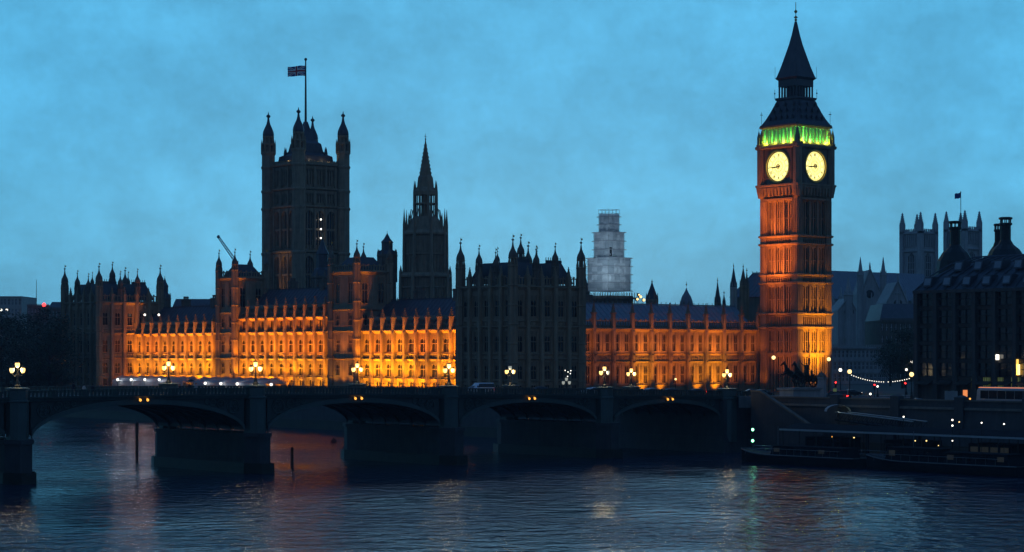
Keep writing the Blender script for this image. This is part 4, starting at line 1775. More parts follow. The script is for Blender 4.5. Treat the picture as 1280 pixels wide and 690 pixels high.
def oct_stage(mb, r, z0, z1, lights=2, pin_r=.35, pin_h=4.0, buttr=True):
    mb.lathe(0, 0, [(r * .9, z0), (r * .9, z1)], 8)
    for k in range(8):
        an = pi / 8 + k * pi / 4
        c, s = cos(an), sin(an)
        mb.lathe(r * c, r * s, [(pin_r * 1.3, z0), (pin_r * 1.2, z0 + (z1 - z0) * .6), (pin_r, z1 + pin_h * .35), (.04, z1 + pin_h)], 4, an)
        # mullions across each face
        a2 = pi / 8 + (k + 1) * pi / 4
        for q in range(1, lights * 2):
            t = q / (lights * 2)
            px = r * .93 * (c * (1 - t) + cos(a2) * t)
            py = r * .93 * (s * (1 - t) + sin(a2) * t)
            mb.lathe(px, py, [(.12, z0), (.12, z1)], 4, an)
    mb.lathe(0, 0, [(r * .9, z1 - .8), (r * 1.04, z1 - .3), (r * 1.04, z1 + .2), (r * .95, z1 + .9), (r * .8, z1 + .9)], 8)
    mb.lathe(0, 0, [(r * .9, (z0 + z1) / 2 - .2), (r * .97, (z0 + z1) / 2), (r * .97, (z0 + z1) / 2 + .3), (r * .9, (z0 + z1) / 2 + .4)], 8)


mb = MB()
mb.lathe(0, 0, [(7.6, 0), (7.6, oz(375))], 8)
oct_stage(mb, 7.3, oz(375), oz(345), 3, .5, 3)
oct_stage(mb, 6.3, oz(345), oz(292), 2, .42, 7)
mb.build('lower_stage', 'stone', ot)
mb = MB()
mb.lathe(0, 0, [(5.9, oz(292)), (4.3, oz(276)), (3.6, oz(271))], 8)
for k in range(8):
    an = pi / 8 + k * pi / 4
    mb.tube([(5.4 * cos(an), 5.4 * sin(an), oz(288)), (4.2 * cos(an), 4.2 * sin(an), oz(262))], .18, 4)
    mb.lathe(4.9 * cos(an), 4.9 * sin(an), [(.35, oz(290)), (.3, oz(276)), (.03, oz(266))], 4, an)
# open lantern
r = 3.3
for k in range(8):
    an = pi / 8 + k * pi / 4
    c, s = cos(an), sin(an)
    mb.lathe(r * c, r * s, [(.42, oz(272)), (.38, oz(240)), (.05, oz(226))], 4, an)
    a2 = pi / 8 + (k + 1) * pi / 4
    mb.lathe(r * .95 * (c + cos(a2)) / 2, r * .95 * (s + sin(a2)) / 2, [(.16, oz(272)), (.16, oz(240))], 4, an)
mb.lathe(0, 0, [(1.2, oz(272)), (1.2, oz(240))], 8)
mb.lathe(0, 0, [(r, oz(256)), (r * 1.02, oz(255)), (r, oz(254))], 8)
mb.lathe(0, 0, [(r * 1.05, oz(244)), (r * 1.08, oz(239)), (r * .9, oz(236)), (2.5, oz(234)), (2.2, oz(222)), (1.75, oz(219))], 8)
mb.build('lantern', 'stone', ot)
mb = MB()
mb.lathe(0, 0, [(1.9, oz(222)), (1.0, oz(200)), (.55, oz(188)), (.14, oz(176)), (.1, oz(174))], 8)
for k in range(8):
    an = pi / 8 + k * pi / 4
    for q in range(9):
        t = q / 9
        rr = 1.9 * (1 - t) + .15 * t
        z = oz(222) + (oz(178) - oz(222)) * t
        mb.lathe(rr * cos(an), rr * sin(an), [(.16, z), (.02, z + .6)], 4, an)
mb.ball(0, 0, oz(174), .28, 6)
mb.tube([(0, 0, oz(174)), (0, 0, oz(167))], .07, 4)
mb.box(-.35, .35, -.05, .05, oz(171), oz(170.2))
mb.build('spire', 'stone', ot)


# ------------------------------------------------------------------ wrapped tower
SX_, SY_ = 99.8, 140.7
sz_ = lambda v: 18.4 + (442 - v) / 4.643 - GZ
st = thing('scaffolded_tower', 'stepped tower wrapped in pale blue white scaffold sheeting', 'scaffolded tower', (SX_, SY_, GZ))
rng = random.Random(5)
for (hw, v0, v1) in ((4.1, 364, 323), (2.85, 323, 291), (1.9, 291, 268)):
    mb = MB()
    z0, z1 = sz_(v0), sz_(v1)
    nz, nx = max(6, int((z1 - z0) / .7)), 12
    for r in R4:
        rows = []
        for i in range(nz + 1):
            row = []
            for j in range(nx + 1):
                x = -hw + 2 * hw * j / nx
                bulge = 0 if i % 3 == 0 or j in (0, nx) else rng.uniform(.05, .4)
                y = -hw - bulge
                row.append((x * cos(r) - y * sin(r), x * sin(r) + y * cos(r), z0 + (z1 - z0) * i / nz))
            rows.append(row)
        for i in range(nz):
            for j in range(nx):
                if j % 3 == 0 and i % 3 == 0:
                    tone = {}
                tn = tone.setdefault((i // 3, j // 3), 1 if rng.random() < .42 else 0)
                mb.poly([rows[i][j], rows[i][j + 1], rows[i + 1][j + 1], rows[i + 1][j]], tn, True)
    mb.build('sheeting', ['sheeting', 'sheeting_old'], st)
    mb = MB()
    for i in range(0, nz + 1, 3):
        z = z0 + (z1 - z0) * i / nz
        for s in (-1, 1):
            mb.box(-hw - .45, hw + .45, s * (hw + .42) - .07, s * (hw + .42) + .07, z - .09, z + .09)
            mb.box(s * (hw + .42) - .07, s * (hw + .42) + .07, -hw - .35, hw + .35, z - .09, z + .09)
    mb.build('scaffold_lift', 'crane_steel', st)
mb = MB()
for (hw, v0, v1) in ((4.1, 380, 322), (2.85, 323, 290), (1.9, 291, 262)):
    z0, z1 = sz_(v0), sz_(v1)
    for x in (-1, -.33, .33, 1):
        for y in (-1, 1):
            mb.tube([(x * (hw + .12), y * (hw + .12), z0), (x * (hw + .12), y * (hw + .12), z1)], .05, 4)
            mb.tube([(y * (hw + .12), x * (hw + .12), z0), (y * (hw + .12), x * (hw + .12), z1)], .05, 4)
    for zz in (z1 - .1, z1 - 1.1):
        for s in (-1, 1):
            mb.tube([(-hw - .1, s * (hw + .12), zz), (hw + .1, s * (hw + .12), zz)], .05, 4)
            mb.tube([(s * (hw + .12), -hw - .1, zz), (s * (hw + .12), hw + .1, zz)], .05, 4)
mb.build('scaffold_frame', 'crane_steel', st)
mb = MB()
mb.box(-4.6, 4.6, -4.6, 4.6, 0, sz_(370))
mb.box(-5.4, 5.4, -5.4, 5.4, sz_(374), sz_(372))
for k in range(12):
    x = -5.3 + 10.6 * k / 11
    for y in (-5.35, 5.35):
        mb.box(x - .05, x + .05, y - .05, y + .05, sz_(384), sz_(366))
        mb.box(y - .05, y + .05, x - .05, x + .05, sz_(384), sz_(366))
mb.build('base', 'stone_dark', st)
mb = MB()
mb.box(-.4, .4, 0, .1, 0, 2.4)
mb.build('opening', 'glass', st, (-2.2, -3.1, sz_(321)))
for x, y, z, e in ((-26, -8, sz_(376), 19000), (-8, -26, sz_(376), 15500), (-20, -20, sz_(340), 10000)):
    lamp('SPOT', (SX_ + x, SY_ + y, GZ + z), e, (.58, .82, 1.0), aim=(SX_, SY_, GZ + sz_(312)), cone=55, blend=1, size=.4, name='work_light')

# ------------------------------------------------------------------ roofscape of the palace and beyond
def lone_turret(name, lab, u, v_tip, v_base, depth, r, mats=('stone_dark', 'iron_roof', 'gilt'), cat='turret', kind='cone'):
    x, y = at_depth(u, depth)
    s = 2600 / depth
    zt = height(v_tip, x, y) - GZ
    zb = height(v_base, x, y) - GZ
    t = thing(name, lab, cat, (x, y, GZ))
    mb = MB()
    mb.lathe(0, 0, [(r, 0), (r, zb)], 8)
    for k in range(8):
        an = pi / 8 + k * pi / 4
        mb.lathe(r * cos(an), r * sin(an), [(.12 * r, zb - 8), (.12 * r, zb + .5), (.02, zb + 1.6)], 4, an)
    mb.lathe(0, 0, [(r, zb - 1), (r * 1.15, zb - .6), (r * 1.15, zb), (r, zb + .1)], 8)
    mb.lathe(0, 0, [(r, zb - 6), (r * 1.1, zb - 5.7), (r * 1.1, zb - 5.3), (r, zb - 5)], 8)
    mb.build('shaft', mats[0], t)
    H = zt - zb
    mb = MB()
    if kind == 'cone':
        mb.lathe(0, 0, [(r * 1.12, zb), (r * .75, zb + H * .3), (r * .42, zb + H * .55), (r * .1, zb + H * .82), (.06, zb + H * .86)], 8)
    elif kind == 'dome':
        mb.lathe(0, 0, [(r * 1.05, zb), (r * .95, zb + H * .2), (r * .7, zb + H * .4), (r * .35, zb + H * .55), (r * .12, zb + H * .68), (.08, zb + H * .75)], 12)
    else:      # stepped ventilating lantern
        mb.lathe(0, 0, [(r * 1.1, zb), (r * .85, zb + H * .15), (r * .62, zb + H * .2), (r * .62, zb + H * .5), (r * .7, zb + H * .52),
                        (r * .35, zb + H * .68), (r * .12, zb + H * .85), (.06, zb + H * .88)], 8)
    o = mb.build('cap', mats[1], t)
    mb = MB()
    mb.tube([(0, 0, zb + H * .8), (0, 0, zt)], .08, 4)
    mb.ball(0, 0, zb + H * .88, .22, 6)
    mb.build('finial', mats[2], o)
    return t


lone_turret('vent_turret', 'dark ventilating lantern on the skyline above the far left wing', 206, 345, 372, 640, 1.7, kind='vent')
lone_turret('vent_turret', 'squat dark cone roof on the skyline right of the left pavilion', 185, 366, 381, 660, 1.5)
lone_turret('vent_turret', 'tall dark ventilating tower in front of the right half of the square tower', 403, 292, 345, 610, 2.9, kind='vent')
lone_turret('vent_turret', 'broad dark ventilating tower with cone roof between the square and octagonal towers', 484, 289, 318, 600, 2.7, kind='vent')
lone_turret('stair_turret', 'slim dark turret just right of the dark pavilion roof', 732, 343, 358, 540, .6)
lone_turret('stair_turret', 'short dark cone turret with tall finial above the orange range', 815, 349, 374, 520, 1.5, mats=('stone', 'iron_roof', 'gilt'))
lone_turret('lead_dome', 'pale grey pointed lead dome behind the orange range roof', 858, 352, 383, 560, 1.75, mats=('stone_dark', 'lead_roof', 'gilt'), cat='dome', kind='dome')
lone_turret('stone_spirelet', 'sharp dark spirelet left of the pair beside the clock tower', 897, 347, 378, 560, .85)
lone_turret('stone_spirelet', 'smallest dark spirelet beside the clock tower roofs', 905, 364, 380, 560, .45)
lone_turret('stone_spirelet', 'tall pale shafted spirelet, taller left one of the pair by the clock tower', 917, 329, 359, 575, .95, mats=('stone_pale', 'iron_roof', 'gilt'))
lone_turret('stone_spirelet', 'tall brownish spirelet, right one of the pair nearest the clock tower', 929, 330, 357, 540, .9, mats=('stone', 'stone_dark', 'gilt'))
lone_turret('stone_spirelet', 'thin brown spirelet squeezed against the clock tower pair', 933.5, 335, 360, 545, .6, mats=('stone', 'stone_dark', 'gilt'))

# great hall roof behind
hx, hy = at_depth(966, 600)
t = thing('great_hall', 'long blue slate roof of a hall behind the clock tower', 'hall', (hx, hy, GZ))
zb, zt = height(372, hx, hy) - GZ, height(341, hx, hy) - GZ
mb = MB()
mb.box(-9, 9, -10, 8, 0, zb)
for k in range(4):
    mb.box(-8.6 + k * 5.4, -7.6 + k * 5.4, -11, -10, 0, zb)
mb.build('wall', 'stone_dark', t)
pitched_roof(t, -9.6, 9.6, -10.3, 8, zb, zt, 'y', 0, 'slate')
mb = MB()
mb.lathe(0, 0, [(1.5, zt - 1), (1.5, zt + 1.5), (.1, zt + 5), (.05, zt + 7)], 8)
mb.build('roof_lantern', 'lead_roof', t)

# inner blocks so the palace is not hollow between its ranges
for (x0, x1, y0, y1, zt, lab) in ((44, 70, 108, 128, 30.5, 'plain dark roofs of the inner courts behind the dark pavilion'),
                                  (48, 96, 165, 240, 30.0, 'long dark roofs of the inner courts around the octagonal tower'),
                                  (46, 96, 246, 280, 29.0, 'dark roofs of the inner courts before the square tower')):
    t = thing('inner_court', lab, 'palace wing', (x0, y0, GZ))
    mb = MB()
    mb.box(0, x1 - x0, 0, y1 - y0, 0, zt - GZ - 4)
    for k in range(int((x1 - x0) / 4)):
        mb.box(k * 4 + .5, k * 4 + 1.3, -.5, 0, 0, zt - GZ - 3)
    for k in range(int((y1 - y0) / 4)):
        mb.box(-.5, 0, k * 4 + .5, k * 4 + 1.3, 0, zt - GZ - 3)
    mb.build('wall', 'stone_dark', t)
    pitched_roof(t, 0, x1 - x0, 0, y1 - y0, zt - GZ - 4, zt - GZ + 1, 'y' if y1 - y0 > x1 - x0 else 'x', 3, 'slate')
    for k in range(3):
        chimney(t, 4 + k * (x1 - x0 - 8) / 2, 4 + (k % 2) * (y1 - y0 - 8), zt - GZ - 3, zt - GZ + 2.5)

# plant and work lights on the roof by the wrapped tower
for i, (u, v, r, dep) in enumerate(((737, 371, .36, 540), (737, 377.5, .3, 540), (796, 374, .3, 535), (800, 371, .34, 535), (804, 375, .36, 535), (798, 368.5, .22, 535))):
    x, y = at_depth(u, dep)
    z = height(v, x, y)
    t = thing('work_lamp', ['upper white work lamp on a pole at the left of the wrapped tower base',
                            'lower white work lamp on a pole at the left of the wrapped tower base',
                            'low left lamp of the bright cluster right of the wrapped tower',
                            'second lamp of the bright cluster right of the wrapped tower',
                            'right hand lamp of the bright cluster right of the wrapped tower',
                            'small topmost lamp of the cluster right of the wrapped tower'][i], 'work lamp', (x, y, z - 4), 0, 'work lamps around the wrapped tower')
    mb = MB()
    mb.tube([(0, 0, -6), (0, 0, 3.7)], .06, 5)
    mb.box(-.3, .3, -.1, .3, 3.6, 4.4)
    mb.build('post', 'black_iron', t)
    mb = MB()
    mb.ball(0, -.25, 4, r, 8)
    mb.build('lamp', 'lamp_white' if i < 2 else 'lamp_glow_soft', t)

# three roof lights over the far left wing
for i, (u, v) in enumerate(((181, 393.5), (198.5, 393.5), (226.5, 395))):
    x, y = at_depth(u, 600)
    z = height(v, x, y)
    t = thing('roof_lamp', ['left one of the three white roof lamps above the far left wing', 'middle one of the three white roof lamps above the far left wing',
                            'right one of the three white roof lamps above the far left wing'][i], 'roof lamp', (x, y, z - 2), 0, 'white roof lamps above the far left wing')
    mb = MB()
    mb.tube([(0, 0, -4), (0, 0, 1.8)], .06, 5)
    mb.build('post', 'black_iron', t)
    mb = MB()
    mb.ball(0, 0, 2, .32, 8)
    mb.build('globe', 'lamp_white', t)


# tower crane jib far behind
x, y = at_depth(284, 1000)
t = thing('tower_crane', 'distant pale crane jib leaning up left behind the left slim tower', 'crane', (x, y, GZ))
z0, z1 = height(345, x, y) - GZ, height(298, x, y) - GZ
ex, ey = at_depth(273, 1000)
bx, by = at_depth(294, 1000)
mb = MB()
A, B = (bx - x, by - y, height(326, x, y) - GZ), (ex - x, ey - y, height(296, x, y) - GZ)
for d in (-.7, .7):
    mb.tube([(A[0] + d * .77, A[1] - d * .64, A[2]), (B[0] + d * .5, B[1] - d * .4, B[2])], .22, 4)
for k in range(12):
    t0, t1 = k / 12, (k + 1) / 12
    s = 1 if k % 2 else -1
    P = lambda q, d: tuple(A[i] + (B[i] - A[i]) * q + (d * .7 * (.77, -.64, 0)[i]) for i in range(3))
    mb.tube([P(t0, s), P(t1, -s)], .14, 4)
mb.ball(B[0], B[1], B[2], .9, 6)
mb.build('jib', 'crane_steel', t)
mb = MB()
for d in (-1, 1):
    for e in (-1, 1):
        mb.tube([(A[0] + d, A[1] + e, 0), (A[0] + d, A[1] + e, A[2])], .18, 4)
for k in range(16):
    z = A[2] * k / 16
    mb.tube([(A[0] - 1, A[1] - 1, z), (A[0] + 1, A[1] - 1, z + A[2] / 16)], .12, 4)
    mb.tube([(A[0] - 1, A[1] + 1, z), (A[0] - 1, A[1] - 1, z + A[2] / 16)], .12, 4)
mb.build('mast', 'crane_steel', t)

# ------------------------------------------------------------------ abbey
def abbey_tower(u0, u1, v_par, v_pin, depth, lab):
    x, y = at_depth((u0 + u1) / 2, depth)
    s = 2600 / depth
    hw = (u1 - u0) / s / 1.41 / 2
    t = thing('abbey_tower', lab, 'church tower', (x, y, GZ), 0, 'twin abbey towers')
    H = height(v_par, x, y) - GZ
    HP = height(v_pin, x, y) - GZ
    mb = MB()
    mb.square(0, 0, [(hw - .7, 0), (hw - .7, H)])
    for z in (H * .42, H * .62, H * .86, H - 1):
        mb.square(0, 0, [(hw - .7, z - .6), (hw + .1, z), (hw + .1, z + .5), (hw - .7, z + .9)])
    for sx_ in (-1, 1):
        for sy_ in (-1, 1):
            mb.box(sx_ * (hw - .6) - 1, sx_ * (hw - .6) + 1, sy_ * (hw - .6) - 1, sy_ * (hw - .6) + 1, 0, H)
    for r in R4:
        c, s_ = cos(r), sin(r)
        for k in range(9):
            px = -hw + 1 + (2 * hw - 2) * k / 8
            for (z0, z1) in ((H - 7, H - 1.5), (H - .5, H + 1.2)):
                a, b = px, -hw + .35
                mb.lathe(a * c - b * s_, a * s_ + b * c, [(.3, z0), (.3, z1)], 4, pi / 4 + r)
    mb.build('wall', 'stone_grey', t)
    for sx_ in (-1, 1):
        for sy_ in (-1, 1):
            mb = MB()
            mb.square(0, 0, [(1.0, H - 1), (1.0, H + 3.5), (.75, H + 4), (.1, HP)])
            for q in range(5):
                f = q / 5
                mb.square(0, 0, [(1.1 - f * .8, H + 4 + (HP - H - 4) * f), (.6 - f * .5, H + 4.6 + (HP - H - 4) * f)])
            mb.build('pinnacle', 'stone_grey', t, (sx_ * (hw - .6), sy_ * (hw - .6), 0))
    for r in R4:
        mb = MB()
        mb.poly([(-1.9, -hw + .6, H * .64), (1.9, -hw + .6, H * .64), (1.9, -hw + .6, H * .82), (0, -hw + .6, H * .86), (-1.9, -hw + .6, H * .82)], 1)
        for k in (-1.9, -.65, .65, 1.9):
            mb.box(k - .15, k + .15, -hw + .2, -hw + .7, H * .64, H * .83)
        for zz in (.68, .73, .78):
            mb.box(-1.9, 1.9, -hw + .45, -hw + .7, H * zz, H * zz + .3)
        mb.build('window', ['stone_grey', 'glass'], t, (0, 0, 0), r)
    return t, H, hw


t1, H1, hw1 = abbey_tower(1126, 1171, 290, 266, 960, 'pale west tower of the far abbey, left of the pair')
t2, H2, hw2 = abbey_tower(1181, 1226, 287, 264, 975, 'pale west tower of the far abbey with a flag, right of the pair')
x, y = at_depth(1201, 975)
z0, z1 = height(290, x, y), height(240, x, y)
t = thing('flagpole', 'thin flagpole on the right abbey tower', 'flagpole', (x, y, z0))
mb = MB()
mb.tube([(0, 0, 0), (0, 0, z1 - z0)], .16, 6)
mb.build('pole', 'black_iron', t)
mb = MB()
mb.ball(0, 0, z1 - z0, .3, 6)
mb.build('finial', 'gilt', t)
mb = MB()
rows = []
for i in range(9):
    rows.append([(-.766 * 2.9 * i / 8 + .06 * sin(i), .643 * 2.9 * i / 8, -2.5 + 2.5 * j / 5 - .5 * (i / 8) + .12 * sin(i * 1.3)) for j in range(6)])
mb.grid(rows, 0, True)
o = mb.build('flag', ['flag_blue'], None, (x, y, z1 - .3))
tag(o, 'small dark flag on the right abbey tower', 'flag')

# abbey nave roof, transept gable, parish church in front
x, y = at_depth(1085, 900)
t = thing('abbey_nave', 'long blue grey roof of the abbey running right from the clock tower', 'church', (x, y, GZ))
zb, zt = height(375, x, y) - GZ, height(339, x, y) - GZ
mb = MB()
mb.box(-35, 45, -8, 30, 0, zb - 3)
mb.box(-35, 45, -2, 14, 0, zb)
for k in range(14):
    xx = -34 + k * 6
    mb.box(xx - .6, xx + .6, -10, -8, 0, zb + 1)
    mb.square(xx, -9, [(.5, zb + 1), (.05, zb + 5)])
    mb.tube([(xx, -9, zb - 4), (xx, -2, zb + 1)], .4, 4)
mb.build('wall', 'stone_grey', t)
pitched_roof(t, -35, 45, -3, 15, zb, zt, 'x', 0, 'lead_roof', crest=False)


def pinnacled_gable(u, v_apex, u0, u1, v_eave, depth, lab, tips):
    x, y = at_depth(u, depth)
    s = 2600 / depth
    t = thing('church_gable', lab, 'church', (x, y, GZ))
    c, s_ = cos(HEAD), -sin(HEAD)
    w0, w1 = (u0 - u) / s, (u1 - u) / s
    ze, za = height(v_eave, x, y) - GZ, height(v_apex, x, y) - GZ
    mb = MB()
    mb.extrude_y(-.6, 22, [(w0, 0), (w1, 0), (w1, ze), (0, za), (w0, ze)])
    mb.tube([(w0, -.8, ze), (0, -.8, za + .3)], .3, 4)
    mb.tube([(w1, -.8, ze), (0, -.8, za + .3)], .3, 4)
    mb.square(0, -.6, [(.3, za), (.3, za + 1.2), (.05, za + 3)])
    for k in (-.55, 0, .55):
        mb.lathe((w0 + w1) / 2 + k * (w1 - w0) * .5, -.7, [(.28, 0), (.28, ze)], 4)
    ring(mb, 1.6, 2.0, -.9, -.5, ze - .5, 24)
    mb.box(w0, w1, -.95, -.5, ze * .62, ze * .62 + .6)
    mb.build('wall', 'stone_grey', t, (0, 0, 0), -HEAD)
    mb = MB()
    mb.poly([(1.6 * sin(2 * pi * k / 24), -.72, ze - .5 + 1.6 * cos(2 * pi * k / 24)) for k in range(24)])
    mb.build('rose_window', 'glass', t, (0, 0, 0), -HEAD)
    for (ut, vt_, vb, hw) in tips:
        X = (ut - u) / s
        zb_, zt_ = height(vb, x, y) - GZ, height(vt_, x, y) - GZ
        mb = MB()
        mb.lathe(0, 0, [(hw, 0), (hw, zb_), (hw * 1.2, zb_ + .2), (hw * 1.2, zb_ + .6), (hw * .9, zb_ + .8), (.08, zt_)], 8)
        for k in range(8):
            an = pi / 8 + k * pi / 4
            mb.lathe(hw * cos(an), hw * sin(an), [(.14, 0), (.14, zb_ + 1), (.02, zb_ + 2.2)], 4, an)
        mb.build('turret', 'stone_grey', t, (X * cos(HEAD), -X * sin(HEAD), 0))
    return t


pinnacled_gable(1087, 337, 1077, 1101, 366, 800, 'grey pinnacled transept gable between two sharp turrets, right of the clock tower',
                ((1075.5, 321, 345, 1.2), (1104, 321, 345, 1.2)))
pinnacled_gable(1061, 372, 1047, 1070, 388, 700, 'lower dark church with a single dark cone turret close to the clock tower',
                ((1060.5, 347, 370, 1.5),))
pinnacled_gable(1122, 352, 1108, 1134, 378, 760, 'dim church end with one short pinnacle below the left abbey tower',
                ((1122, 350, 368, 1.1),))


# ------------------------------------------------------------------ street block beyond the junction
def plain_block(name, lab, cat, u0, u1, v_top, depth, D, nb, floors, m='stone_grey', roof=None, balustrade=True):
    """building with its front turned to the river, window grid, cornice"""
    x, y = at_depth(u0, depth)
    s = 2600 / depth
    W = (u1 - u0) / s
    H = height(v_top, x, y) - GZ
    t = thing(name, lab, cat, (x, y, GZ), -HEAD)
    bw = W / nb
    fh = (H - 1.2) / floors
    mb = MB()
    mb.box(0, W, .4, D, 0, H - .6)
    ww = bw * .45
    for f in range(floors):
        z0, z1 = f * fh + fh * .28, f * fh + fh * .84
        mb.box(0, W, 0, .4, f * fh, z0)
        mb.box(0, W, 0, .4, z1, (f + 1) * fh)
        for i in range(nb + 1):
            xa, xb = max(0, i * bw - (bw - ww) / 2), min(W, i * bw + (bw - ww) / 2)
            mb.box(xa, xb, .003, .4, z0, z1)
        mb.box(-.05, W + .05, -.18, 0, (f + 1) * fh - .3, (f + 1) * fh)
    mb.box(-.1, W + .1, -.5, D, H - 1.2, H - .6)
    if balustrade:
        mb.box(0, W, -.3, 0, H - .15, H)
        for i in range(int(W / .6)):
            mb.box(i * .6, i * .6 + .25, -.25, -.05, H - .6, H - .15)
    mb.build('wall', m, t)
    wm = MB()
    wm.box(-ww / 2, ww / 2, .3, .39, 0, fh * .56)
    pane = wm.build('window', 'glass')
    fr = MB()
    fr.box(-.06, .06, .22, .32, 0, fh * .56)
    fr.box(-ww / 2, ww / 2, .22, .32, fh * .27, fh * .27 + .1)
    frame = fr.build('frame', 'white_paint')
    k = 0
    for f in range(floors):
        for i in range(nb):
            if k >= 100:
                break
            o = link_copy(pane, t, ((i + .5) * bw, 0, f * fh + fh * .28))
            link_copy(frame, o)
            k += 1
    bpy.data.objects.remove(pane)
    bpy.data.objects.remove(frame)
    if roof:
        mb = MB()
        mb.taper(0, W, .2, D, H - .6, 1.5, W - 1.5, 3, D - 3, H + roof)
        mb.build('roof', 'slate', t)
    return t


plain_block('street_block', 'low bluish stone building with balustrade across the junction, right of the clock tower', 'building', 1036, 1112, 431, 640, 24, 15, 3, 'stone_grey')
plain_block('street_block', 'dim taller stone block behind the trees left of the corner office building', 'building', 1100, 1152, 398, 700, 30, 9, 5, 'stone_dark', 5)
plain_block('distant_block', 'pale flat roofed modern block at the far left edge', 'building', -14, 27, 369, 1250, 40, 9, 7, 'stone_pale', None, False)
plain_block('distant_block', 'low dark block on the skyline beneath the red light', 'building', 34, 62, 380, 1180, 40, 7, 5, 'stone_dark')
plain_block('distant_block', 'stepped dark block on the skyline between the left trees and pavilion', 'building', 60, 86, 384, 1150, 40, 6, 5, 'brick', 3)
plain_block('distant_block', 'dark far block on the skyline behind the far left wing, right of the lantern', 'building', 214, 276, 385, 900, 40, 12, 6, 'brick', 4)
x, y = at_depth(55, 1170)
t = thing('beacon_mast', 'thin skyline mast topped by a red glowing beacon', 'mast', (x, y, GZ))
mb = MB()
z = height(381, x, y) - GZ
mb.tube([(0, 0, 0), (0, 0, z)], .3, 6)
mb.build('mast', 'black_iron', t)
mb = MB()
mb.ball(0, 0, z, 1.1, 8)
mb.build('beacon', 'lamp_red', t)
x, y = at_depth(45.5, 1200)
t = thing('radio_mast', 'hair thin dark mast on the far left skyline', 'mast', (x, y, GZ))
mb = MB()
z = height(350, x, y) - GZ
mb.tube([(0, 0, 0), (0, 0, z * .6), (0, 0, z)], [.35, .25, .12], 5)
mb.build('mast', 'black_iron', t)
for i, u in enumerate((1.5, 8.5)):
    x, y = at_depth(u, 1225)
    z = height(387.5, x, y)
    t = thing('street_lamp', ['left one of two small pale lamps at the far left skyline', 'right one of two small pale lamps at the far left skyline'][i], 'street lamp', (x, y, GZ), 0, 'pale lamps at the far left')
    mb = MB()
    mb.tube([(0, 0, 0), (0, 0, z - GZ)], .1, 5)
    mb.build('post', 'black_iron', t)
    mb = MB()
    mb.ball(0, 0, z - GZ, .7, 8)
    mb.build('globe', 'lamp_white', t)

# ------------------------------------------------------------------ corner office building
PX, PY = 46.0, -7.5
ph = thing('office_block', 'big dark office building at the right with steep roof and tall chimneys', 'office building', (PX, PY, GZ))
PL, PD = 66.0, 52.0
eave = height(364, PX, PY) - GZ
NBAY = 14
bw = PL / NBAY
nf = 5
mb = MB()
mb.box(.6, PD, -PL, 0, 0, eave)
base = 4.6
fh = (eave - base) / nf
for i in range(NBAY + 1):
    y = -i * bw
    mb.taper(-.5, .6, y - .55, y + .55, 0, -.2, .6, y - .4, y + .4, eave)
for f in range(nf + 1):
    mb.box(.1, .6, -PL, 0, base + f * fh - .35, base + f * fh + .35)
mb.box(-.9, .6, -PL, .4, eave - .5, eave + .1)
mb.build('wall', 'stone_darkest', ph)
mb = MB()
mb.box(-.62, -.22, -.42, .42, base, eave - .5)
shaft_ = mb.build('duct_pier', 'stone_darkest')
for i in range(0, NBAY + 1):
    link_copy(shaft_, ph, (0.0, -i * bw, 0))
bpy.data.objects.remove(shaft_)
wm = MB()
wm.box(.3, .5, -bw / 2 + .6, bw / 2 - .6, .4, fh - .5)
win = wm.build('window', 'glass')
fm = MB()
fm.box(.1, .3, -.08, .08, .4, fh - .5)
fm.box(-.25, .3, -bw / 2 + .6, bw / 2 - .6, fh * .5, fh * .5 + .12)
fm.box(-.2, .3, -bw / 2 + .6, bw / 2 - .6, .3, .42)
bay = fm.build('frame', 'black_iron')
rng = random.Random(4)
for f in range(nf):
    for i in range(NBAY):
        o = link_copy(win, ph, (0, -(i + .5) * bw, base + f * fh))
        link_copy(bay, o)
bpy.data.objects.remove(win)
bpy.data.objects.remove(bay)
# lit rooms and shops
for (u, v, dz, w_, m) in ((1270, 459, 1.5, .55, 'lit_window'), (1273, 462, 1.0, .35, 'lamp_glow_soft'), (1246, 446.5, .5, .5, 'lamp_white')):
    y = on_x(u, PX - .35)
    z = height(v, PX, y)
    mb = MB()
    mb.box(-.06, .06, -w_, w_, -dz, dz)
    mb.build('lit_window', m, ph, (-.35, y - PY, z - GZ))
for (u, w_) in ((1234, .8), (1250, .8), (1270, 1.0), (1217, .4)):
    y = on_x(u, PX + .1)
    z = height(479, PX, y)
    mb = MB()
    mb.box(-.06, .06, -w_, w_, -1.1, 1.1)
    for k in range(5):
        mb.box(-.12, -.06, -w_ + k * w_ / 2, -w_ + k * w_ / 2 + .1, -1.1, 1.1, 1)
    mb.build('shop_window', ['lit_shop', 'black_iron'], ph, (0, y - PY, z - GZ))
# shop blinds above the pavement
for i in range(NBAY):
    mb = MB()
    y = -(i + .5) * bw
    mb.extrude_y(y - bw / 2 + .7, y + bw / 2 - .7, [(.1, 4.2), (-1.5, 3.5), (-1.5, 3.35), (.1, 3.9)])
    mb.build('awning', 'timber', ph)
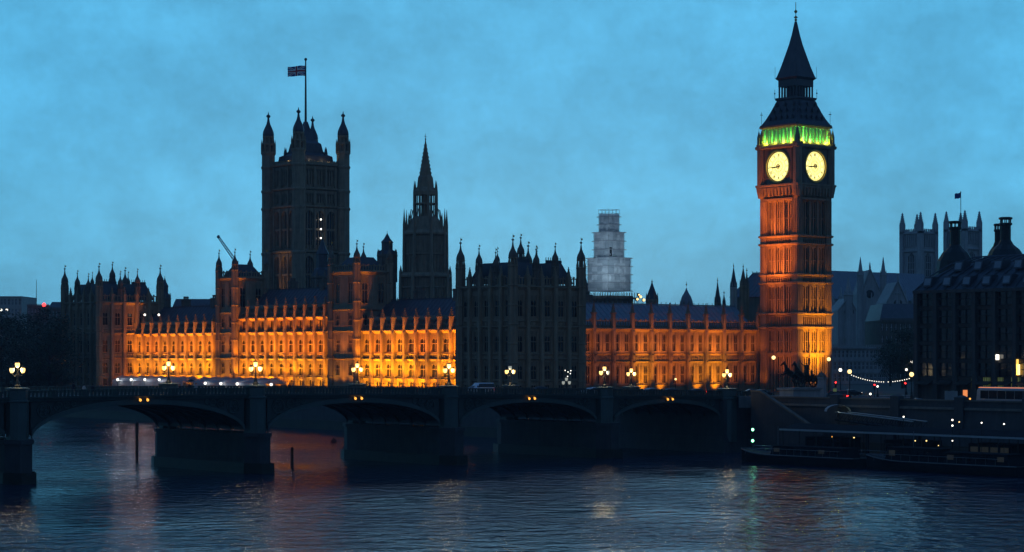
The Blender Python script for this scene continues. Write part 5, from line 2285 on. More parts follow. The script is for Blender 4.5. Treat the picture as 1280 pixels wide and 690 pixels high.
# curved steep roof with two rows of dormers
zr = height(322, PX + 16, PY) - GZ
prof = [(-.4, eave), (3, eave + (zr - eave) * .42), (7, eave + (zr - eave) * .74), (12, eave + (zr - eave) * .95), (16, zr)]
mb = MB()
rows = []
for (dx, z) in prof:
    rows.append([(dx, -dx * .75 + .4, z), (dx, -PL + dx, z)])
for (dx, z) in reversed(prof):
    rows.append([(PD - dx, -dx * .75, z), (PD - dx, -PL + dx, z)])
mb.grid(rows)
side = [(dx, -dx * .75 + .4, z) for dx, z in prof] + [(PD - dx, -dx * .75, z) for dx, z in reversed(prof)]
mb.poly(side)
for i in range(0, 28):
    y = -i * bw / 2
    pts = [(dx - .12, y * (1 - dx / 50) - dx * .4, z + .12) for dx, z in prof]
    mb.tube(pts, .14, 4, smooth=False)
mb.build('roof', 'iron_roof', ph)
for (rowz, dx, n) in ((.12, 1.0, NBAY), (.55, 4.6, NBAY - 2)):
    for i in range(n):
        z = eave + (zr - eave) * rowz
        y = -(i + .5 + (NBAY - n) / 2) * bw
        mb = MB()
        mb.extrude_y(y - 1.0, y + 1.0, [(dx - 1.0, z), (dx - .35, z + 1.9), (dx + 2.2, z + 1.9), (dx + 1.2, z)], 0)
        mb.poly([(dx - .93, y - .75, z + .3), (dx - .93, y + .75, z + .3), (dx - .5, y + .75, z + 1.6), (dx - .5, y - .75, z + 1.6)], 1)
        mb.build('dormer', ['iron_roof', 'glass_pale'], ph)


def stack(u, vs, dep, widths, cap):
    """big bronze chimney: flared bottle base, drum, cap"""
    x, y = at_depth(u, dep)
    mb = MB()
    prof = []
    for v, w_ in zip(vs, widths):
        prof.append((w_, height(v, x, y) - GZ))
    mb.lathe(0, 0, prof, 12)
    zt = prof[-1][1]
    w_ = widths[-1]
    mb.lathe(0, 0, [(w_, zt - .2), (w_ * 1.25, zt), (w_ * 1.25, zt + .35), (w_ * .9, zt + .4)], 12)
    for k in range(8):
        an = k * pi / 4
        mb.lathe(w_ * .95 * cos(an), w_ * .95 * sin(an), [(.1, zt + .3), (.1, zt + 1.2)], 4)
    mb.lathe(0, 0, [(w_ * 1.2, zt + 1.1), (w_ * 1.3, zt + 1.2), (w_ * 1.3, zt + 1.5), (w_, zt + 1.6)], 12)
    mb.build('chimney', 'black_iron', ph, (x - PX, y - PY, 0))


stack(1194, (350, 326, 316, 310, 306, 286), 425, (4.4, 3.6, 2.6, 1.5, 1.05, 1.05), 1)
stack(1257, (345, 322, 312, 306, 300, 281), 432, (5.0, 4.0, 2.9, 1.7, 1.1, 1.1), 1)
stack(1247.5, (345, 322, 314, 308, 302, 289), 440, (3, 2.4, 1.8, 1.1, .7, .7), 1)


# ------------------------------------------------------------------ trees
def tree_proto(name, lab, cat, hgt, spread, seed, leaves=2600, group=None, leafm='leaf'):
    rg = random.Random(seed)
    t = thing(name, lab, cat, (0, 0, GZ), 0, group)
    mb = MB()
    mb.tube([(0, 0, -.3), (.1, 0, hgt * .2), (.25, .1, hgt * .42), (.2, .2, hgt * .7)], [.55, .42, .32, .12], 7)
    clumps = []
    for k in range(11):
        an = 2 * pi * k / 11 * 2.4 + rg.uniform(-.3, .3)
        zz = hgt * rg.uniform(.06, .5)
        L = spread * rg.uniform(.55, .95)
        p0 = (.15, .05, zz)
        p1 = (L * .5 * cos(an), L * .5 * sin(an), zz + hgt * .14)
        p2 = (L * cos(an), L * sin(an), zz + hgt * rg.uniform(.16, .42))
        mb.tube([p0, p1, p2], [.2, .12, .04], 5)
        clumps.append((p2, spread * rg.uniform(.28, .45)))
        clumps.append((p1, spread * rg.uniform(.25, .38)))
    for k in range(8):
        an = rg.uniform(0, 2 * pi)
        q = spread * rg.uniform(0, .5)
        clumps.append(((q * cos(an), q * sin(an), hgt * rg.uniform(.7, .95)), spread * rg.uniform(.25, .42)))
    mb.build('trunk', 'bark', t)
    mb = MB()
    for _ in range(leaves):
        (cx, cy, cz), R = clumps[rg.randrange(len(clumps))]
        u_, v_ = rg.uniform(-1, 1), rg.uniform(0, 2 * pi)
        rr = R * rg.random() ** .35
        q = sqrt(1 - u_ * u_)
        x, y, z = cx + rr * q * cos(v_), cy + rr * q * sin(v_), cz + rr * u_ * .8
        s = rg.uniform(.18, .42)
        a, b = rg.uniform(0, 2 * pi), rg.uniform(-.9, .9)
        ux, uy, uz = cos(a) * s, sin(a) * s, b * s * .5
        wx, wy, wz = -sin(a) * s * .7, cos(a) * s * .7, s * rg.uniform(-.6, .6)
        mb.poly([(x - ux, y - uy, z - uz), (x + wx, y + wy, z + wz), (x + ux, y + uy, z + uz), (x - wx, y - wy, z - wz)])
    mb.build('crown', leafm, t)
    return t


TG = 'dark plane trees in the riverside garden'
trees = [(20, 640, 22, 'leftmost big dark tree in the garden at the left edge'), (46, 610, 23, 'second dark garden tree, beneath the red skyline beacon'),
         (70, 590, 21, 'rounded dark garden tree touching the left pavilion'), (2, 600, 20, 'dark tree cut by the left edge above the bridge lamp'),
         (34, 560, 18, 'shorter near dark tree behind the leftmost bridge lamp'), (62, 548, 17, 'low dark tree just left of the pavilion foot'),
         (-12, 575, 22, 'dark tree mostly beyond the left edge'), (84, 640, 20, 'dark tree peeping behind the left pavilion')]
p1 = tree_proto('plane_tree', trees[0][3], 'tree', 22, 9.0, 1, 4200, TG)
p2 = tree_proto('plane_tree', trees[1][3], 'tree', 22, 8.2, 2, 4200, TG)
for i, (u, d, h_, lab) in enumerate(trees):
    x, y = at_depth(u, d)
    src = p1 if i % 2 == 0 else p2
    if i < 2:
        src.location = (x, y, GZ)
        src.scale = (h_ / 22,) * 3
        continue
    dup(src, (x, y, GZ), rng.uniform(0, 6), lab, h_ / 22)
for i, (u, d, h_, lab) in enumerate(((1128, 560, 17, 'dark street tree between the church end and the office building'),
                                    (1113, 600, 14, 'smaller dark street tree below the low church end'),
                                    (1150, 470, 15, 'dark tree with a yellow lamp among its leaves, by the office corner'),
                                    (1172, 438, 12, 'low dark tree in front of the office building corner'))):
    x, y = at_depth(u, d)
    c = dup(p2 if i % 2 else p1, (x, y, GZ), 1.3 * i + .4, lab, h_ / 22)
    c['group'] = 'dark street trees right of the clock tower'
for i, (u, d, h_, lab) in enumerate(((226, 700, 24, 'left one of the dark trees on the skyline behind the far left wing'), (246, 700, 23, 'middle one of the dark trees behind the far left wing'),
                                     (262, 690, 23, 'right one of the dark trees behind the far left wing'), (184, 690, 22, 'dark tree behind the left pavilion roof edge'))):
    x, y = at_depth(u, d)
    c = dup(p1 if i % 2 else p2, (x, y, GZ), 1.7 * i, lab, h_ / 22)
    c['group'] = 'dark skyline trees behind the palace'

for i, (u, d, h_, lab) in enumerate(((8, 540, 6.5, 'leftmost low dark shrub behind the bridge parapet at the left edge'), (22, 545, 7.5, 'dark shrub left of the leftmost bridge lamp'),
                                     (36, 550, 6.5, 'dark shrub just right of the leftmost bridge lamp'), (50, 552, 8, 'taller dark shrub between the leftmost lamp and the pavilion'),
                                     (63, 548, 7, 'dark shrub near the pavilion foot'), (76, 552, 6.5, 'dark shrub against the left wall of the pavilion'))):
    x, y = at_depth(u, d)
    c = dup(p1 if i % 2 else p2, (x, y, GZ - .8), 2.1 * i, lab, 1)
    c.scale = (.62, .62, h_ / 22)
    c.name = 'garden_shrub'
    c['category'] = 'shrub'
    c['group'] = 'dark shrubs in the riverside garden'

# ------------------------------------------------------------------ tents and lamps on the terrace
def marquee(y0, y1, lab, gable=False):
    t = thing('marquee', lab, 'marquee', (12, y0, TZ), 0, 'white marquees on the terrace')
    L = y1 - y0
    mb = MB()
    n = max(2, int(L / 5))
    rows = []
    for i in range(n * 4 + 1):
        y = L * i / (n * 4)
        sag = .35 * abs(sin(pi * i / 4)) * -1
        rows.append([(0, y, 2.6), (.05, y, 2.95), (3.2, y, 4.35 + sag), (6.4, y, 2.95), (6.45, y, 2.6)])
    mb.grid(rows, 0, True)
    mb.poly([(0, 0, 2.6), (3.2, 0, 4.3), (6.4, 0, 2.6)])
    mb.poly([(0, L, 2.6), (3.2, L, 4.3), (6.4, L, 2.6)])
    mb.build('canopy', 'tent_cloth', t)
    mb = MB()
    for i in range(n + 1):
        for x in (.1, 6.3):
            mb.tube([(x, L * i / n, 0), (x, L * i / n, 2.7)], .06, 5)
    mb.build('pole', 'white_paint', t)
    mb = MB()
    for i in range(n):
        mb.grid([[(.08, L * i / n + .1, .1), (.08, L * (i + 1) / n - .1, .1)], [(.08, L * i / n + .1, 2.6), (.08, L * (i + 1) / n - .1, 2.6)]])
    mb.build('side_panel', 'tent_cloth', t)
    return t


ya, yb = on_x(236, 14), on_x(148, 14)
marquee(ya, yb, 'long white marquee on the terrace, left one, with a row of white lamps')
ya2, yb2 = on_x(340, 14), on_x(250, 14)
marquee(ya2, yb2, 'long dimmer marquee on the terrace, right one, below the golden facade')
names = ['first', 'second', 'third', 'fourth', 'fifth', 'sixth', 'seventh', 'eighth', 'ninth']
for i, u in enumerate((147, 164, 181, 199, 256.5, 276, 296.5, 317, 339)):
    y = on_x(u, 11.2)
    v = 475 if i < 4 else 478 + i * .4
    z = height(v - .5, 11.2, y)
    t = thing('terrace_lamp', '%s white globe lamp from the left in the row along the terrace tents' % names[i], 'globe lamp', (11.2, y, TZ), 0, 'white globe lamps along the terrace')
    mb = MB()
    mb.lathe(0, 0, [(.2, 0), (.14, .4), (.06, .6), (.05, z - TZ - .3), (.14, z - TZ - .25)], 8)
    mb.build('post', 'black_iron', t)
    mb = MB()
    mb.ball(0, 0, z - TZ, .36, 10)
    mb.build('globe', 'lamp_white', t)
    lp = lamp('POINT', (0, 0, z - TZ + .2), 420 if i < 4 else 130, (.85, .88, 1.0), size=.36, name='globe_light')
    lp.parent = t
# two gold spot lamps aimed up the facade foot
for i, (u, lab) in enumerate(((288, 'tall bright gold floodlight flare on the facade foot at the left slim tower'),)):
    pass
lamp('SPOT', (21.0, on_x(288, 22.0), 11.2), 1100, GOLD, aim=(23, on_x(288, 22.0) - .2, 17), cone=50, blend=1, size=.1)
lamp('SPOT', (21.0, on_x(364, 22.0), 11.2), 700, GOLD, aim=(24, on_x(364, 22.0), 16), cone=50, blend=1, size=.1)


# ------------------------------------------------------------------ post lamps
def post_lamp(lab, u, v, depth, r, group, m='lamp_glow_soft', name='street_lamp', e=0, col=(1, .8, .5), hexa=False, gz=GZ):
    x, y = at_depth(u, depth)
    z = height(v, x, y) - gz
    t = thing(name, lab, 'street lamp', (x, y, gz), 0, group)
    mb = MB()
    mb.lathe(0, 0, [(.28, 0), (.24, .7), (.12, .9), (.08, z * .6), (.06, z - r - .1), (.2, z - r - .05), (.2, z - r)], 8)
    mb.lathe(0, 0, [(r * .4, z + r * .95), (r * .2, z + r * 1.2), (.02, z + r * 1.6)], 8)
    mb.build('post', 'black_iron', t)
    mb = MB()
    mb.ball(0, 0, z, r, 10)
    mb.build('globe', m, t)
    if e:
        lp = lamp('POINT', (0, 0, z), e, col, size=r, name='lantern_light')
        lp.parent = t
    return t


G1 = 'single globe lamps around the junction'
post_lamp('single globe lamp on a tall post against the dim left face of the clock tower', 967, 447, 440, .42, G1, e=200)
post_lamp('single globe lamp on a tall post at the right edge of the clock tower foot', 1036, 449, 403, .38, G1, e=150)
post_lamp('whitest small globe lamp just right of the clock tower foot', 1050.5, 462.5, 430, .34, G1, 'lamp_white')
post_lamp('pale lamp carrying the left end of the string of bulbs', 1062, 464.5, 383.7, .40, 'lamps carrying the string of bulbs', gz=10.2)
post_lamp('pale lamp carrying the right end of the string of bulbs', 1139.5, 468, 376, .42, 'lamps carrying the string of bulbs', gz=10.2)
post_lamp('high white lamp above the right end of the string of bulbs', 1139.5, 452, 470, .33, G1, 'lamp_white')
post_lamp('small white lamp left of the right end of the string of bulbs', 1133, 462, 470, .28, G1, 'lamp_white')
post_lamp('topmost pale lamp near the dark tree at the office corner', 1154, 439, 430, .32, G1)
post_lamp('yellow green lamp glowing among the leaves by the office corner', 1161, 445.5, 432, .4, G1, 'lit_window')
post_lamp('low round white lamp in the street under the middle of the string of bulbs', 1097, 483, 450, .22, G1, 'lamp_white')
post_lamp('small low white lamp below the string of bulbs', 1088, 492.5, 381, .2, G1, 'lamp_white')
post_lamp('small lamp among the parked vehicles in front of the orange range', 844.5, 474, 455, .24, G1, 'lamp_glow_soft')
for i, (u, v, m, lab) in enumerate(((1044.5, 478, 'lamp_red', 'red traffic light at the foot of the clock tower'), (1131.5, 479, 'lamp_red', 'red traffic light under the right end of the string of bulbs'),
                                    (1093, 481, 'lamp_red', 'dim red traffic light under the middle of the string of bulbs'), (1272, 440.5, 'lamp_red', 'red light high at the right edge'))):
    x, y = at_depth(u, 425)
    z = height(v, x, y) - GZ
    t = thing('traffic_light', lab, 'traffic light', (x, y, GZ), -HEAD, 'red traffic lights at the junction')
    mb = MB()
    mb.tube([(0, 0, 0), (0, 0, z - .4)], .07, 6)
    mb.box(-.2, .2, -.12, .2, z - .95, z + .3)
    for k in range(3):
        mb.lathe(0, -.2, [(.16, z - .1 - k * .38 + .18), (.16, z - .1 - k * .38 + .2)], 8)
    mb.build('post', 'black_iron', t)
    mb = MB()
    mb.ball(0, -.14, z, .17, 8)
    mb.build('lamp', m, t)

# dim triple lamp without light before the pavilion
x, y = at_depth(708, 440)
t = lamp_standard('unlit triple lamp with faint glints before the right end of the dark pavilion', (x, y, GZ + .8), (0, 0, 0), 'triple lamps along the bridge parapets')
for c in t.children:
    if c.type == 'LIGHT':
        bpy.data.objects.remove(c)
bpy.data.objects.remove(bpy.data.objects.get('none')) if bpy.data.objects.get('none') else None
for k, (u, v) in enumerate(((706.5, 463), (713.5, 463.3), (710, 465), (713, 467), (709.5, 470.5))):
    px, py = at_depth(u, 440)
    mb = MB()
    mb.ball(px - x, py - y, height(v, px, py) - GZ - .8, .11, 6)
    mb.build('bulb', 'lamp_white', t)  # glowing dots added as the glints on the dark lanterns

# string of bulbs
x0, y0 = at_depth(1063, 383.7)
x1, y1 = at_depth(1138, 376)
z0, z1, zm = height(467.5, x0, y0), height(472, x1, y1), height(476.5, x0, (y0 + y1) / 2)
t = thing('festoon_lights', 'sagging string of small white bulbs between two embankment lamps', 'string lights', (x0, y0, z0 - 5))


def fest(q):
    s = 4 * q * (1 - q)
    zl = z0 + (z1 - z0) * q
    zz = zl + (zm - (z0 + z1) / 2) * s
    return ((x1 - x0) * q, (y1 - y0) * q, zz - z0 + 5)


mb = MB()
mb.tube([fest(i / 30) for i in range(31)], .025, 4)
mb.build('cable', 'black_iron', t)
for i in range(26):
    if i in (15, 17):
        continue
    mb = MB()
    p = fest((i + .5) / 26)
    mb.ball(p[0], p[1], p[2] - .12, .066, 6, sz=1.3)
    mb.build('bulb', 'lamp_white', t)


# ------------------------------------------------------------------ statue of the charioteer
SXX, SYY = 15.5, -4.4
st = thing('chariot_statue', 'dark bronze charioteer with two rearing horses on a stone plinth by the clock tower foot', 'statue', (SXX, SYY, GZ), radians(182))
SSC = 1.42
st.scale = (SSC,) * 3
ztop = (height(484.5, SXX, SYY) - GZ) / SSC
mb = MB()
mb.taper(-2.9, 3.4, -1.5, 1.5, 0, -2.7, 3.2, -1.35, 1.35, .6)
mb.box(-2.5, 3.0, -1.2, 1.2, .6, ztop - .3)
mb.taper(-2.7, 3.2, -1.4, 1.4, ztop - .3, -2.8, 3.3, -1.5, 1.5, ztop)
mb.build('plinth', 'stone_grey', st)


def skin(name, verts, edges, parent, m, loc=(0, 0, 0), rotz=0, sub=2, root=0):
    """one continuous body grown over a jointed skeleton; verts = (x, y, z, radius)"""
    me = bpy.data.meshes.new(name)
    me.from_pydata([v[:3] for v in verts], edges, [])
    me.materials.append(M[m])
    o = bpy.data.objects.new(name, me)
    COL.objects.link(o)
    sk = o.modifiers.new('skin', 'SKIN')
    sk.use_smooth_shade = True
    o.modifiers.new('subd', 'SUBSURF').levels = sub
    o.modifiers['subd'].render_levels = sub
    lay = me.skin_vertices[0].data if me.skin_vertices else None
    if lay is None:
        bpy.context.view_layer.objects.active = o
        bpy.ops.mesh.customdata_skin_add()
        lay = me.skin_vertices[0].data
    for i, v in enumerate(verts):
        r = v[3]
        lay[i].radius = (r, r) if not isinstance(r, tuple) else r
        lay[i].use_root = (i == root)
    o.location = loc
    o.rotation_euler = (0, 0, rotz)
    o.parent = parent
    return o


HORSE = [(0, 0, 1.55, .36), (.55, 0, 1.85, .40), (1.0, 0, 2.2, .36), (1.35, 0, 2.7, .24), (1.55, 0, 3.15, .17), (1.75, 0, 3.35, .16), (2.15, 0, 3.05, .11), (2.3, 0, 2.9, .09),
         (1.15, .2, 1.95, .16), (1.75, .22, 2.2, .11), (2.1, .22, 1.8, .07), (2.0, .22, 1.6, .08),
         (1.1, -.2, 1.95, .16), (1.6, -.22, 1.75, .11), (2.05, -.22, 1.75, .07), (2.15, -.22, 1.45, .08),
         (-.2, .2, 1.4, .25), (.15, .25, .95, .14), (-.3, .25, .55, .08), (-.2, .25, .06, .09),
         (-.25, -.2, 1.4, .25), (.0, -.25, .95, .14), (-.45, -.25, .55, .08), (-.35, -.25, .06, .09),
         (-.4, 0, 1.6, .12), (-.75, 0, 1.35, .1), (-.95, 0, .8, .05), (1.62, .07, 3.52, .05), (1.62, -.07, 3.52, .05)]
HE = [(0, 1), (1, 2), (2, 3), (3, 4), (4, 5), (5, 6), (6, 7), (2, 8), (8, 9), (9, 10), (10, 11), (2, 12), (12, 13), (13, 14), (14, 15),
      (0, 16), (16, 17), (17, 18), (18, 19), (0, 20), (20, 21), (21, 22), (22, 23), (0, 24), (24, 25), (25, 26), (5, 27), (5, 28)]
skin('horse', HORSE, HE, st, 'bronze', (.6, .65, ztop), radians(6))
skin('horse', HORSE, HE, st, 'bronze', (.75, -.65, ztop), radians(-8))
mb = MB()
mb.box(-2.4, -.4, -.8, .8, ztop + .75, ztop + .95)
mb.extrude_y(-.85, -.75, [(-2.4, ztop + .9), (-.3, ztop + .9), (-.2, ztop + 1.9), (-.9, ztop + 1.6), (-2.4, ztop + 1.2)])
mb.extrude_y(.75, .85, [(-2.4, ztop + .9), (-.3, ztop + .9), (-.2, ztop + 1.9), (-.9, ztop + 1.6), (-2.4, ztop + 1.2)])
mb.box(-.35, -.22, -.8, .8, ztop + .9, ztop + 1.85)
mb.tube([(-.4, 0, ztop + .85), (1.5, 0, ztop + 1.3)], .09, 6)
mb.build('chariot', 'bronze', st)
for y in (-1.0, 1.0):
    mb = MB()
    ring(mb, .72, .86, y - .08, y + .08, ztop + .86, 20)
    for k in range(8):
        an = k * pi / 4
        mb.tube([(0, y, ztop + .86), (.75 * cos(an), y, ztop + .86 + .75 * sin(an))], .05, 5)
    mb.build('wheel', 'bronze', st, (-1.3, 0, 0))
WOMAN = [(-1.2, 0, ztop + 1.9, .26), (-1.2, 0, ztop + 2.35, .22), (-1.18, 0, ztop + 2.75, .25), (-1.15, 0, ztop + 3.05, .1), (-1.1, 0, ztop + 3.32, .17),
         (-1.15, .3, ztop + 2.9, .11), (-.95, .75, ztop + 3.25, .08), (-.75, .85, ztop + 3.75, .06), (-.7, .87, ztop + 3.95, .05),
         (-1.15, -.3, ztop + 2.9, .11), (-1.0, -.75, ztop + 3.15, .08), (-.9, -.95, ztop + 3.6, .06), (-.85, -.97, ztop + 3.8, .05),
         (-1.2, .14, ztop + 1.4, .22), (-1.2, .16, ztop + .97, .2), (-1.25, -.14, ztop + 1.4, .22), (-1.3, -.16, ztop + .97, .2)]
WE = [(0, 1), (1, 2), (2, 3), (3, 4), (2, 5), (5, 6), (6, 7), (7, 8), (2, 9), (9, 10), (10, 11), (11, 12), (0, 13), (13, 14), (0, 15), (15, 16)]
skin('charioteer', WOMAN, WE, st, 'bronze')
mb = MB()
mb.tube([(-.75, .84, ztop + 2.4), (-.7, .88, ztop + 5.4)], .035, 5)
mb.lathe(-.7, .88, [(.02, ztop + 5.3), (.07, ztop + 5.45), (.01, ztop + 5.8)], 6)
mb.build('spear', 'bronze', st)
for y in (-.5, .5):
    skin('companion', [(-1.75, y, ztop + 1.0, .2), (-1.75, y, ztop + 1.5, .2), (-1.6, y, ztop + 1.95, .2), (-1.5, y, ztop + 2.2, .09), (-1.45, y, ztop + 2.4, .14),
                       (-1.3, y * 1.5, ztop + 1.7, .08), (-.9, y * 1.4, ztop + 1.6, .06)],
         [(0, 1), (1, 2), (2, 3), (3, 4), (2, 5), (5, 6)], st, 'bronze')

# stone pedestal with small dome at the tower side
x, y = at_depth(1027, 412)
t = thing('stone_kiosk', 'small pale domed stone kiosk right of the statue', 'kiosk', (x, y, GZ))
z = height(474, x, y) - GZ
mb = MB()
mb.lathe(0, 0, [(1.2, 0), (1.2, .4), (1.0, .5), (1.0, z), (1.2, z + .15), (1.2, z + .35)], 8)
mb.build('wall', 'stone_grey', t)
mb = MB()
mb.lathe(0, 0, [(1.05, z + .35), (.9, z + .8), (.5, z + 1.2), (.1, z + 1.4), (.05, z + 1.9)], 8)
mb.build('roof', 'stone_dark', t)


# ------------------------------------------------------------------ vehicles
CARS = {}


def car_proto(paint, lights_on=(1, 1), van=False, taxi=False):
    """car pointing along +X: lofted body, glasshouse, arches, wheels, lamps"""
    t = bpy.data.objects.new('parked_car', None)
    COL.objects.link(t)
    L, W = (5.0, 1.95) if van else (4.4, 1.78)
    if van:
        prof = [(-2.5, .35, .95, 1.9), (-2.45, .3, 1.05, 2.0), (.9, .3, 1.1, 2.0), (1.5, .3, 1.1, 1.5), (2.3, .3, 1.05, 1.06), (2.5, .4, .8, .81)]
    else:
        prof = [(-2.2, .45, .85, .86), (-2.1, .32, .95, .98), (-1.5, .28, .96, 1.3), (-.9, .28, .95, 1.43), (.1, .28, .94, 1.45), (.75, .28, .93, 1.18),
                (1.15, .28, .92, .95), (1.9, .3, .82, .84), (2.2, .42, .66, .67)]
    mb = MB()
    rows = []
    for (x, zb, zw, zt) in prof:
        nar = .62 if zt - zw > .2 else .9
        w2 = W / 2 * (.92 if abs(x) > L * .46 else 1)
        rows.append([(x, -w2 * .94, zb), (x, -w2, zb + .25), (x, -w2, zw), (x, -w2 * nar - .1, zt - .04), (x, -w2 * nar * .8, zt), (x, w2 * nar * .8, zt),
                     (x, w2 * nar + .1, zt - .04), (x, w2, zw), (x, w2, zb + .25), (x, w2 * .94, zb)])
    mb.grid(rows, 0, True)
    mb.poly(list(reversed(rows[0])))
    mb.poly(rows[-1])
    mb.build('body', paint, t)
    mb = MB()
    g = [r for r, p in zip(rows, prof) if p[3] - p[2] > .2]
    for s in (2, 6):
        strip = []
        for r in g:
            a, b = r[s], r[s + 1]
            e = -.015 if s == 2 else .015
            strip.append([(a[0] + (b[0] - a[0]) * q, a[1] + (b[1] - a[1]) * q + e, a[2] + (b[2] - a[2]) * q) for q in (.12, .88)])
        mb.grid(strip)
    for i, j in ((0, 1), (len(rows) - 5 if not van else 3, len(rows) - 3 if not van else 4)):
        pass
    mb.build('side_window', 'glass', t)
    mb = MB()
    i0, i1 = (3, 4) if van else (4, 6)
    ra, rb = rows[i0], rows[i1]
    mb.poly([(ra[4][0] + .1, ra[4][1], ra[4][2] - .03), (ra[5][0] + .1, ra[5][1], ra[5][2] - .03), (rb[5][0] + .02, rb[5][1] * .95, rb[5][2] + .03), (rb[4][0] + .02, rb[4][1] * .95, rb[4][2] + .03)])
    mb.build('windscreen', 'glass', t)
    wz = .32
    for x in (-1.35, 1.35):
        for y in (-1, 1):
            mb = MB()
            n = 14
            rr = [[(wz * q * sin(2 * pi * k / n), yy, wz * q * cos(2 * pi * k / n)) for k in range(n)] for q, yy in ((.6, -.1), (1, -.1), (1, .1), (.6, .1))]
            mb.grid(rr, 0, close=True)
            w_ = mb.build('tyre', 'rubber', t, (x, y * (W / 2 - .08), wz))
            mb = MB()
            mb.poly([(wz * .6 * sin(2 * pi * k / n), .08 * y, wz * .6 * cos(2 * pi * k / n)) for k in range(n)])
            mb.build('rim', 'chrome', w_)
    for y in (-1, 1):
        mb = MB()
        mb.ball(L / 2 - .1, y * W * .36, .68, .14, 8)
        mb.build('headlight', 'lamp_white' if lights_on[0] else 'glass_pale', t)
        mb = MB()
        mb.box(-L / 2 - .03, -L / 2 + .12, y * W * .4 - .16, y * W * .4 + .16, .72, .95)
        mb.build('tail_light', 'lamp_red' if lights_on[1] else 'bus_red', t)
    mb = MB()
    mb.box(L / 2 - .2, L / 2 + .05, -.7, .7, .36, .5)
    mb.box(-L / 2 - .05, -L / 2 + .2, -.7, .7, .38, .52)
    mb.build('bumper', 'rubber', t)
    if taxi:
        mb = MB()
        mb.box(-.15, .15, -.3, .3, 1.46, 1.6)
        mb.build('roof_sign', 'lamp_amber', t)
    return t


def place_car(key, lab, u, y_lane, heading, group='cars crossing the bridge', cat='car', ground=None, name='car', **kw):
    t = car_proto(**kw)
    t.name = name
    x = on_y(u, y_lane)
    z = (ptop(x) - 1.19) if ground is None else ground
    t.location = (x, y_lane, z)
    t.rotation_euler = (0, 0, heading)
    tag(t, lab, cat, group)
    return t


place_car(0, 'white van with red tail lamp on the bridge before the dark pavilion', 601, 19.5, pi, paint='car_white', lights_on=(0, 1), van=True, name='white_van', cat='van')
place_car(1, 'dark car with bright red tail lights on the bridge before the dark pavilion', 672, 19.0, pi * .88, paint='car_dark', lights_on=(0, 1))
place_car(2, 'white car on the bridge below the lit lamp right of the pavilion', 739, 18.5, pi, paint='car_white', lights_on=(0, 0))
place_car(3, 'pale green car with one bright headlight on the bridge before the orange range', 815, 17.5, 0.05, paint='car_silver', lights_on=(1, 0))
place_car(4, 'dark car on the bridge in front of the gold lit bay of the orange range', 869, 17.5, pi, paint='car_dark', lights_on=(0, 1))
place_car(5, 'second dark car behind the pale green car on the bridge', 836, 19.5, pi, paint='car_dark', lights_on=(0, 0))
place_car(6, 'dark car with red lamps at the west end of the bridge below the clock tower', 938, 12.0, pi * .85, paint='car_dark', lights_on=(0, 1), ground=10.0)
place_car(7, 'dark car with a small white lamp beside the statue plinth', 953, 10.0, .1, paint='car_dark', lights_on=(1, 0), ground=9.9)
G2 = 'vehicles waiting at the junction'
for (u, v, dep, hd, paint, lab, van) in ((1065, 486, 460, 2.9 + pi, 'car_dark', 'oncoming car with two white headlights right of the clock tower', False),
                                         (1044, 487, 420, 2.2, 'bus_red', 'red van by the yellow sign at the foot of the clock tower', True),
                                         (1029, 488, 416, 3.3, 'car_dark', 'dark car squeezed between the kiosk and the red van', False),
                                         (1148, 497, 372, .8, 'car_dark', 'dark car with red lamp on the embankment right of the string of bulbs', False)):
    t = car_proto(paint, (1, 1), van)
    t.name = 'van' if van else 'car'
    x, y = at_depth(u, dep)
    t.location = (x, y, GZ + .03)
    t.rotation_euler = (0, 0, hd)
    tag(t, lab, 'van' if van else 'car', G2)
x, y = at_depth(1043.5, 405)
t = thing('road_sign', 'small yellow green sign board on a post below the red traffic light', 'sign', (x, y, GZ), -HEAD)
z = height(487.5, x, y) - GZ
mb = MB()
mb.tube([(0, 0, 0), (0, 0, z + .3)], .05, 5)
mb.build('post', 'black_iron', t)
mb = MB()
mb.box(-.35, .35, -.08, -.04, z - .3, z + .3)
mb.build('panel', 'lit_shop', t)

# coach on the embankment
cy0 = on_x(1226, 17)
co = thing('coach', 'long white coach on the embankment road at the right edge', 'coach', (17, cy0, GZ + .03), radians(90))
L = 12.0
mb = MB()
prof = [(-L, .45, 3.3), (-L + .1, .35, 3.45), (-.6, .35, 3.45), (-.15, .35, 3.2), (0, .4, 1.6), (-.02, .5, 1.0)]
rows = []
for (x, zb, zt) in prof:
    rows.append([(x, -1.2, zb), (x, -1.27, zb + .3), (x, -1.27, zt - .35), (x, -1.12, zt - .05), (x, -.9, zt), (x, .9, zt), (x, 1.12, zt - .05), (x, 1.27, zt - .35), (x, 1.27, zb + .3), (x, 1.2, zb)])
mb.grid(rows)
mb.poly(list(reversed(rows[0])))
mb.poly(rows[-1])
mb.build('body', 'car_silver', co)
for s in (-1, 1):
    for k in range(6):
        mb = MB()
        xa = -.9 - k * 1.8
        mb.box(xa - 1.7, xa, s * 1.28 - .02, s * 1.28 + .02, 1.55, 2.95)
        mb.build('side_window', 'glass', co)
mb = MB()
mb.poly([(.0, -1.1, 1.45), (.0, 1.1, 1.45), (-.16, 1.05, 3.0), (-.16, -1.05, 3.0)])
mb.build('windscreen', 'glass', co, (.03, 0, 0))
mb = MB()
mb.box(-L + .2, -.7, -1.31, -1.28, .75, 1.25)
mb.box(-L + .2, -.7, 1.28, 1.31, .75, 1.25)
mb.build('stripe', 'coat_blue', co)
mb = MB()
mb.box(-L, -.3, -.7, .7, 3.45, 3.6)
mb.box(-L, -.3, -1.05, -.98, 3.42, 3.52, 1)
mb.box(-L, -.3, .98, 1.05, 3.42, 3.52, 1)
mb.build('roof_pod', ['car_white', 'poster'], co)  # roof edge strips painted with the poster's glow; no lamps there
